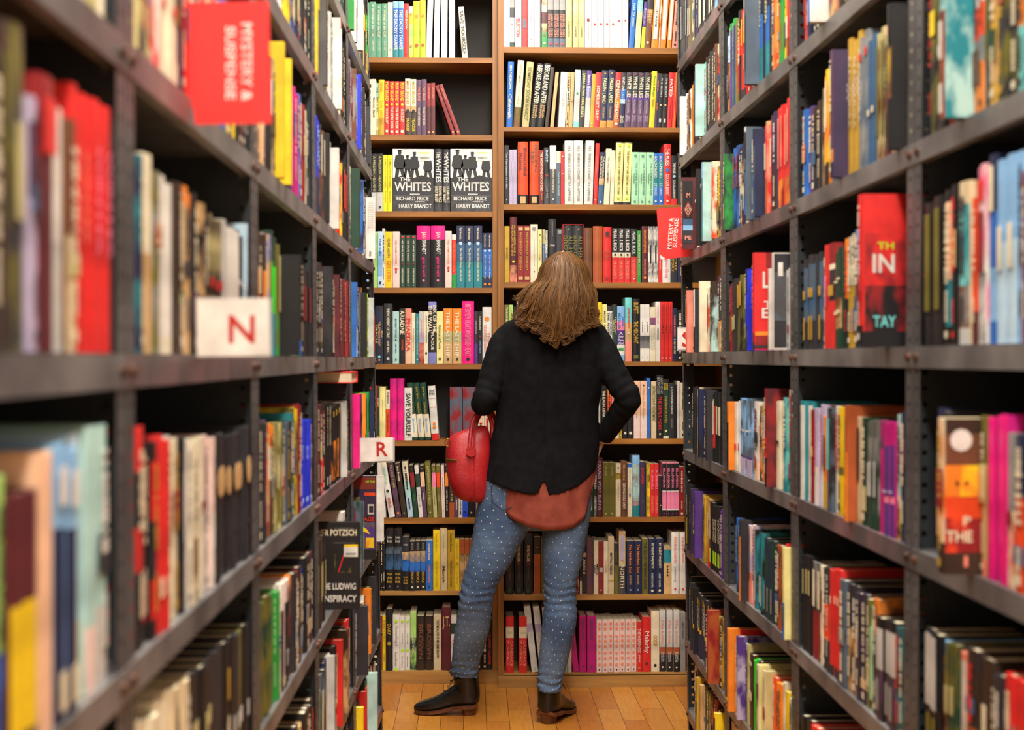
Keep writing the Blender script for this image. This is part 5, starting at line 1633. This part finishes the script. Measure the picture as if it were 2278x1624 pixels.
for py, l, r, dy, yc in catmull([(1010, 1104, 1310, .100, 5.335), (1050, 1086, 1312, .110, 5.335), (1090, 1070, 1313, .116, 5.335), (1130, 1064, 1311, .115, 5.332), (1158, 1068, 1303, .104, 5.33), (1176, 1092, 1288, .078, 5.33)], 6):
    a0, b0 = at(l, py, yc), at(r, py, yc); hip.append(hring(a0.z, a0.x, b0.x, yc, dy, 72, 2.4))
uvloft(hip, 72)
o = je.build('jeans', person); uvl = o.data.uv_layers.new(name='UVMap')
i = 0
for q in UV:
    for c in q: uvl.data[i].uv = c; i += 1
pk = MB()      # back pocket outline stitched on the left hip
pc = [at(x, y, 5.207) for x, y in ((1093, 1080), (1096, 1118), (1118, 1136), (1140, 1128))]
pk.tube([p+Vector((0, .004, 0)) for p in pc], [(.0018, .0018)]*4, 'navy', 6); pk.build('pocket_seam', o)
# --- boots
def boot(T, flip, tip, label, cuff):
    bm_ = MB()
    def t(x, y, z): return T @ Vector((x, y*flip, z))
    st = [(-.042, .012, .050, .014, .10), (-.034, .036, .040, .034, .115), (.0, .044, .038, .042, .125), (.03, .043, .034, .041, .128), (.06, .040, .030, .039, .118), (.09, .041, .022, .039, .098), (.12, .043, .016, .041, .078), (.15, .044, .012, .043, .064), (.18, .041, .011, .041, .054), (.205, .033, .011, .034, .045), (.222, .018, .014, .018, .034)]
    rs = []
    for x, w_, z0, w1, z1 in catmull(st, 4):
        r = []
        for j in range(28):
            a = 2*math.pi*j/28; c, s = math.cos(a), math.sin(a)
            yy = (w_ if s < 0 else w1)*math.copysign(abs(c)**.75, c); zz = (z0+z1)/2+(z1-z0)/2*math.copysign(abs(s)**.8, s)
            r.append(t(x, yy+.004*max(0, x)/.2, zz))
        rs.append(r)
    bm_.ring(rs, 'black')
    sf = [(.052, .008, .058, .042), (.075, .006, .058, .044), (.10, .004, .056, .045), (.125, .003, .053, .046), (.15, .004, .052, .048), (cuff, .006, .054, .050)]
    rs = []
    for z, xc, rx, ry in catmull(sf, 4):
        rs.append([t(xc+rx*math.cos(2*math.pi*j/28), ry*math.sin(2*math.pi*j/28), z+.10*0-(.022*math.cos(2*math.pi*j/28) if z > cuff-.02 else 0)) for j in range(28)])
    bm_.ring(rs, 'black')
    o = linkmesh(remesh(bm_, .004, 4, [m_leather], 'boot'), 'boot', person)
    so = MB(); so.smooth = False; rs = []
    for x, w_, z0, w1, z1 in catmull(st, 3)[1:-1]:
        b_ = z0; k = w_+.003
        r = [t(x, -k, b_-.0075), t(x, k+.004*max(0, x)/.2, b_-.0075), t(x, k+.004*max(0, x)/.2, b_+.006), t(x, -k, b_+.006)]
        rs.append(r)
    so.ring(rs, m_heel); so.build('sole', o)
    he = MB(); rs = []
    for z, k in ((.0005, .92), (.012, .96), (.03, 1.08), (.038, 1.16)):
        ring_ = []
        for j in range(20):
            a = 2*math.pi*j/20; c, s = math.cos(a), math.sin(a)
            xx = (.036*c if c < 0 else .026*c)*k; yy = .032*s*k*(1 if c < 0 else 1); ring_.append(t(-.002+xx, yy, z))
        rs.append(ring_)
    he.ring(rs, m_heel); he.build('heel', o)
    la = MB()
    for i in range(4):
        x = .088-.013*i; z = .092+.020*i
        la.tube([t(x+.004, -.014, z), t(x+.010, 0, z+.004), t(x+.004, .014, z)], [.0017]*3, 'black', 6)
    q = [t(.048, .0, .150), t(.062, .008, .172), t(.076, .012, .190), t(.082, .004, .182), t(.066, -.004, .158), t(.05, 0, .15)]
    la.tube(q, [.0015]*6, 'black', 6)
    la.tube([t(.05, .01, .15), t(.064, .03, .142), t(.07, .044, .118)], [.0015]*3, 'black', 6)
    la.build('laces', o)
    return o
ankL, ankR = at(1040, 1589, 5.41), at(1222, 1612, 5.262)
boot(Matrix.Translation((ankL.x, ankL.y, 0)) @ Matrix.Rotation(math.radians(172), 4, 'Z') @ Matrix.Scale(.92, 4), 1, 0, '', .172)
boot(Matrix.Translation((ankR.x, ankR.y+.02, 0)) @ Matrix.Rotation(math.radians(66), 4, 'Z') @ Matrix.Scale(.95, 4), -1, 0, '', .150)
# --- hair: scalp cap and several hundred tapering locks
def hair_mat():
    m, nt, b = newmat('brown_hair'); L = nt.links.new
    at_ = node(nt, 'ShaderNodeVertexColor'); at_.layer_name = 'lock'
    cr = node(nt, 'ShaderNodeValToRGB'); cr.color_ramp.elements[0].color = rgb((50, 31, 17)); cr.color_ramp.elements[1].color = rgb((132, 90, 46))
    L(at_.outputs['Color'], cr.inputs[0]); L(cr.outputs[0], b.inputs['Base Color']); b.inputs['Roughness'].default_value = .36; b.inputs['Specular IOR Level'].default_value = .32
    return m
m_hair = hair_mat()
ha = MB(); ha.smooth = True; LOCK = []
HC = at(1254, 632, 5.262); RX, RY, RZ = .095, .109, .116
BOT = [(1145, 702), (1158, 714), (1172, 728), (1190, 734), (1205, 742), (1222, 758), (1240, 769), (1256, 752), (1272, 744), (1290, 734), (1310, 728), (1332, 723)]
rnd = random.Random(5)
def ell(th, ps, k=1.0):
    return HC+Vector((RX*k*math.cos(ps)*math.sin(th), -RY*k*math.cos(ps)*math.cos(th), RZ*k*math.sin(ps)))
def lock(Q, r, tone):
    n = len(Q); R = [(r*(1-.75*(i/(n-1))**2.4), r*.6*(1-.75*(i/(n-1))**2.4)) for i in range(n)]; c0 = len(ha.v)
    ha.tube(Q, R, m_hair, 4, True, (.2, 1, .1)); LOCK.extend([tone]*(len(ha.v)-c0))
ha.ring([[ell(2*math.pi*j/32, math.pi/2-math.pi*(i+.02)/13, .955) for j in range(32)] for i in range(11)], m_hair); LOCK.extend([.2]*(len(ha.v)-len(LOCK)))
D = math.radians
for cl in range(150):
    th0 = -2.25+4.5*(cl+.5)/150+rnd.uniform(-.08, .08); lay0 = rnd.random(); ph = rnd.uniform(0, 6.28); tone0 = rnd.random()
    u0 = (math.sin(th0)+1)/2; pe0 = 1156+168*u0+rnd.uniform(-6, 6); ye0 = lerp_at(pe0, BOT)-rnd.choice((-3, 0, 2, 5, 9, 14, 24, 40))
    if abs(th0) > 1.75: ye0 -= 6
    sw = rnd.uniform(.006, .019)*(1 if th0 > 0 else -1)
    if abs(th0) > 1.2: sw *= .45
    for st in range(15):
        th = th0+rnd.gauss(0, .06); lay = min(1, max(0, lay0+rnd.gauss(0, .15))); c = math.cos(th)
        f = rnd.random()           # place along the parting, from the crown back
        ps0 = D(88-34*f*(max(0, c)**.5 if c > 0 else 0)); rt = ell(-.20*f*2.2 if f > .0 else 0, ps0, 1.0); rt.x += .0025*(1 if th > 0 else -1)
        k = 1+.05*lay
        e = at(pe0+rnd.gauss(0, 2.2), ye0+rnd.gauss(0, 3), 5.22); e.y = HC.y-.118*c-.01+rnd.gauss(0, .003)
        q1 = rt*.45+ell(th, D(58), k)*.55+Vector((0, -.004*max(c, 0), .004)); q2 = ell(th, D(36), k); q3 = ell(th, D(8), k*1.01)
        P = [tuple(rt), tuple(q1), tuple(q2), tuple(q3)]; base = q3
        for t in (.35, .7, 1.0):
            p = base*(1-t)+e*t+Vector((math.sin(th), -c, 0))*(.012*math.sin(t*math.pi))
            p += Vector((sw*math.sin(t*4.9+ph*.45)*t, -.004*t*math.cos(t*5+ph), .006*t*t*(rnd.random())))
            P.append(tuple(p))
        e2 = Vector(P[-1])+Vector((sw*1.3, -.003, .003)); P.append(tuple(e2))
        lock(catmull(P, 4), rnd.uniform(.0016, .0030), min(1, max(0, .12+.45*tone0*.8+.5*rnd.random()*.8)))
o = ha.build('hair', person); vc = o.data.color_attributes.new('lock', 'FLOAT_COLOR', 'POINT')
for i, tval in enumerate(LOCK): vc.data[i].color = (tval, tval, tval, 1)
pt = MB(); pl = [ell(-.44*f, D(88-34*f), 1.05) for f in (.05, .3, .6, .95)]
pt.tube(pl, [(.0030, .0016), (.0036, .0016), (.0028, .0014), (.0008, .0006)], m_skin, 8); pt.build('hair_parting', o)['label'] = 'pale scalp showing in the parting'
# ---------------------------------------------------------------- the red handbag hanging from the bent arm
bag = thing('handbag', 'red leather handbag hanging from left forearm of the person', 'handbag', tuple(at(1045, 1118, 5.30)))
bi = Matrix.Translation(-bag.location)
def bpart(mb, name, parent=bag):
    o = mb.build(name, parent)
    if parent == bag: o.matrix_parent_inverse = bi
    return o
BG = [(948, 1052, 1080, .018), (956, 1030, 1086, .032), (968, 1004, 1090, .046), (985, 993, 1092, .056), (1010, 991, 1092, .064), (1040, 993, 1090, .070), (1070, 997, 1088, .072), (1092, 1004, 1086, .068), (1108, 1018, 1082, .056), (1118, 1040, 1076, .032)]
bb = MB(); rs = []
for py, l, r, dy in catmull(BG, 5):
    a0, b0 = at(l, py, 5.30), at(r, py, 5.30); rs.append(hring(a0.z, a0.x, b0.x, 5.315, dy, 56, 3.4))
bb.ring(rs, 'red')
me = remesh(bb, .005, 4, [m_bag], 'bag_body')
for v in me.vertices:
    p = v.co; px = (p.x-at(1050, 1000, 5.3).x); v.co = p+v.normal*(noise.noise(p*11)*.006-.004*math.exp(-((px+.0)/.008)**2))
o = linkmesh(me, 'bag_body', bag); o.matrix_parent_inverse = bi
for yo, xo in ((-.028, 0), (.035, 10)):
    hd = MB(); hp_ = [at(1044+xo, 1000, 5.30), at(1047+xo, 962, 5.30), at(1052+xo, 935, 5.30), at(1066+xo, 915, 5.31), at(1084+xo, 918, 5.33), at(1094+xo, 945, 5.35), at(1096+xo, 985, 5.36)]
    Q = catmull([tuple(p+Vector((0, yo-.035*(1 if i in (0, 6) else .3 if i in (1, 5) else 0), 0))) for i, p in enumerate(hp_)], 6)
    hd.smooth = True; hd.tube(Q, [(.0075, .0055)]*len(Q), m_bag, 10); bpart(hd, 'handle')
sp = MB(); sp.cyl(at(1048, 1004, 5.232), (0, 1, 0), .020, .004, m_bag, 20); bpart(sp, 'strap_patch')
rn = MB(); c = at(996, 984, 5.26); rn.smooth = True
Q = [c+Vector((.010*math.cos(a*.5236), -.006, .014*math.sin(a*.5236))) for a in range(13)]; rn.tube(Q, [.0022]*13, m_brass, 8, False); bpart(rn, 'strap_ring')['label'] = 'brass ring'
zp = MB(); p = [at(992, 1023, 5.262), at(1004, 1024, 5.246), at(1016, 1025, 5.238)]
zp.tube(p, [(.0045, .002)]*3, m_brass, 8); bpart(zp, 'zipper')['label'] = 'brass zipper of the side pocket'
# ---------------------------------------------------------------- turn the book records into objects
ORD = ['first', 'second', 'third', 'fourth', 'fifth', 'sixth', 'seventh', 'eighth', 'ninth', 'tenth', 'eleventh', 'twelfth', 'thirteenth', 'fourteenth', 'fifteenth', 'sixteenth', 'seventeenth', 'eighteenth', 'nineteenth', 'twentieth', '21st', '22nd', '23rd', '24th', '25th', '26th', '27th', '28th', '29th', '30th', '31st', '32nd', '33rd', '34th', '35th', '36th', '37th', '38th', '39th', '40th']
def cname(k): return k.replace('_', ' ')
def colour_words(cols):
    out = []
    for a, b_, c in bands(cols):
        if b_-a < .12: continue
        for q in c.split('+'):
            if cname(q) not in out: out.append(cname(q))
    return ' and '.join(out[:2]) or cname(first(cols))
def area_px(r):
    if r['where'] == 'W': return 1e6
    Y = r['loc'].y; a = proj(r['loc']); t = proj(r['loc']+Vector((0, 0, r['h'])))
    vis = min(1624, a[1])-max(0, t[1])
    if vis <= 0 or a[0] < -30 or a[0] > 2310: return 0
    return vis*max(1, F*abs(r['loc'].x)*r['w']/Y**2)
KEEP = 300
def area2(r):
    if r['where'] != 'W': return area_px(r)
    a = proj(r['loc']); t = proj(r['loc']+Vector((0, 0, r['h']))); x = a[0]
    v = (min(1624, a[1])-max(0, t[1]))*F*r['w']/r['loc'].y
    if x < 828 or x > 1522: v *= .1
    if 1150 < x < 1320 and 660 < a[1] < 1180: v *= .05      # behind the person
    return v
rows = {}
for r in BOOKS:
    key = r['where']+r['row'] if r['where'] != 'W' else 'W'+('l' if r['px'] < 1107 else 'r')+r['row']
    rows.setdefault(key, []).append(r)
for hard, kind in ((False, 'paperback'), (True, 'hardcover')):
    L = sorted([r for r in BOOKS if r['hard'] == hard], key=area2, reverse=True)
    for r in L[KEEP:]: r['stuff'] = True
    big = MB()
    for r in L[KEEP:]:
        a, g = MB(), MB(); book_mesh(r, a, g); T = book_T(r)
        for q in (a, g):
            n = len(big.v); big.v += [tuple(T @ Vector(v)) for v in q.v]
            rem = [big.slot(x) for x in q.slots]
            big.f += [tuple(i+n for i in f) for f in q.f]; big.m += [rem[i] for i in q.m]
    if L[KEEP:]:
        o = big.build('packed_%s_books' % kind); o['kind'] = 'stuff'
        tag(o, 'remaining %s spines packed between the larger ones on all shelves' % kind, 'books')
PLACE = {}
for sd in 'LR':
    for bay in range(5):
        vis = sorted({int(k[3]) for k, L in rows.items() if k[0] == sd and int(k[2]) == bay and any(area_px(r) > 20 for r in L)})
        bn = ['nearest', 'second', 'third', 'fourth', 'farthest'][bay] if sd == 'L' else ['', 'nearest', 'second', 'third', 'farthest'][bay]
        for n, lv in enumerate(vis): PLACE['%s%d%d' % (sd, bay, lv)] = '%s visible shelf, %s %s-side steel bay' % (ORD[n], bn, 'left' if sd == 'L' else 'right')
nb = 0
for key, L in rows.items():
    L.sort(key=lambda r: proj(r['loc'])[0])
    if key[0] == 'W': place = '%s shelf of %s wooden bookcase' % (key[2:], 'left' if key[1] == 'l' else 'right'); L = [r for r in L if 826 < proj(r['loc'])[0] < 1524]
    else: place = PLACE.get(key[1:], 'shelf out of sight'); L = [r for r in L if area_px(r) > 0]
    cw = [colour_words(r['cols']) for r in L]; hm = sum(r['h'] for r in L)/max(1, len(L))
    for i, r in enumerate(L):
        if r.get('stuff'): continue
        c = cw[i]; same = [j for j in range(len(L)) if cw[j] == c]
        lean = 'leaning ' if abs(r['lean']) > .1 else ''
        kind = 'hardcover' if r['hard'] else 'paperback'
        if len(same) == 1: lab = '%s%s book, %s' % (lean, c, place)
        else:
            left = cw[i-1] if i else None
            alts = [j for j in same if (cw[j-1] if j else None) == left]
            if left and left != c and len(alts) == 1: lab = '%s book right of %s one, %s' % (c, left, place)
            else: lab = ''
            if not lab or len(lab.split()) > 16: lab = '%s %s book from left, %s' % (ORD[same.index(i)], c, place)
        adj = 'thick ' if r['w'] > .034 else 'thin ' if r['w'] < .0125 else 'tall ' if r['h'] > hm*1.12 else 'short ' if r['h'] < hm*.88 else ''
        if adj and len(lab.split()) < 16 and not lean:
            w0 = lab.split(' ', 1)
            lab = w0[0]+' '+adj+w0[1] if w0[0] in ORD and False else adj+lab if w0[0] not in ORD else lab
        a, g = MB(), MB(); book_mesh(r, a, g)
        o = a.build(kind+'_book', T=book_T(r)); tag(o, lab, kind, 'books on the '+place)
        g.build('pages', o); nb += 1
print('BOOKS individual', nb, 'records', len(BOOKS))
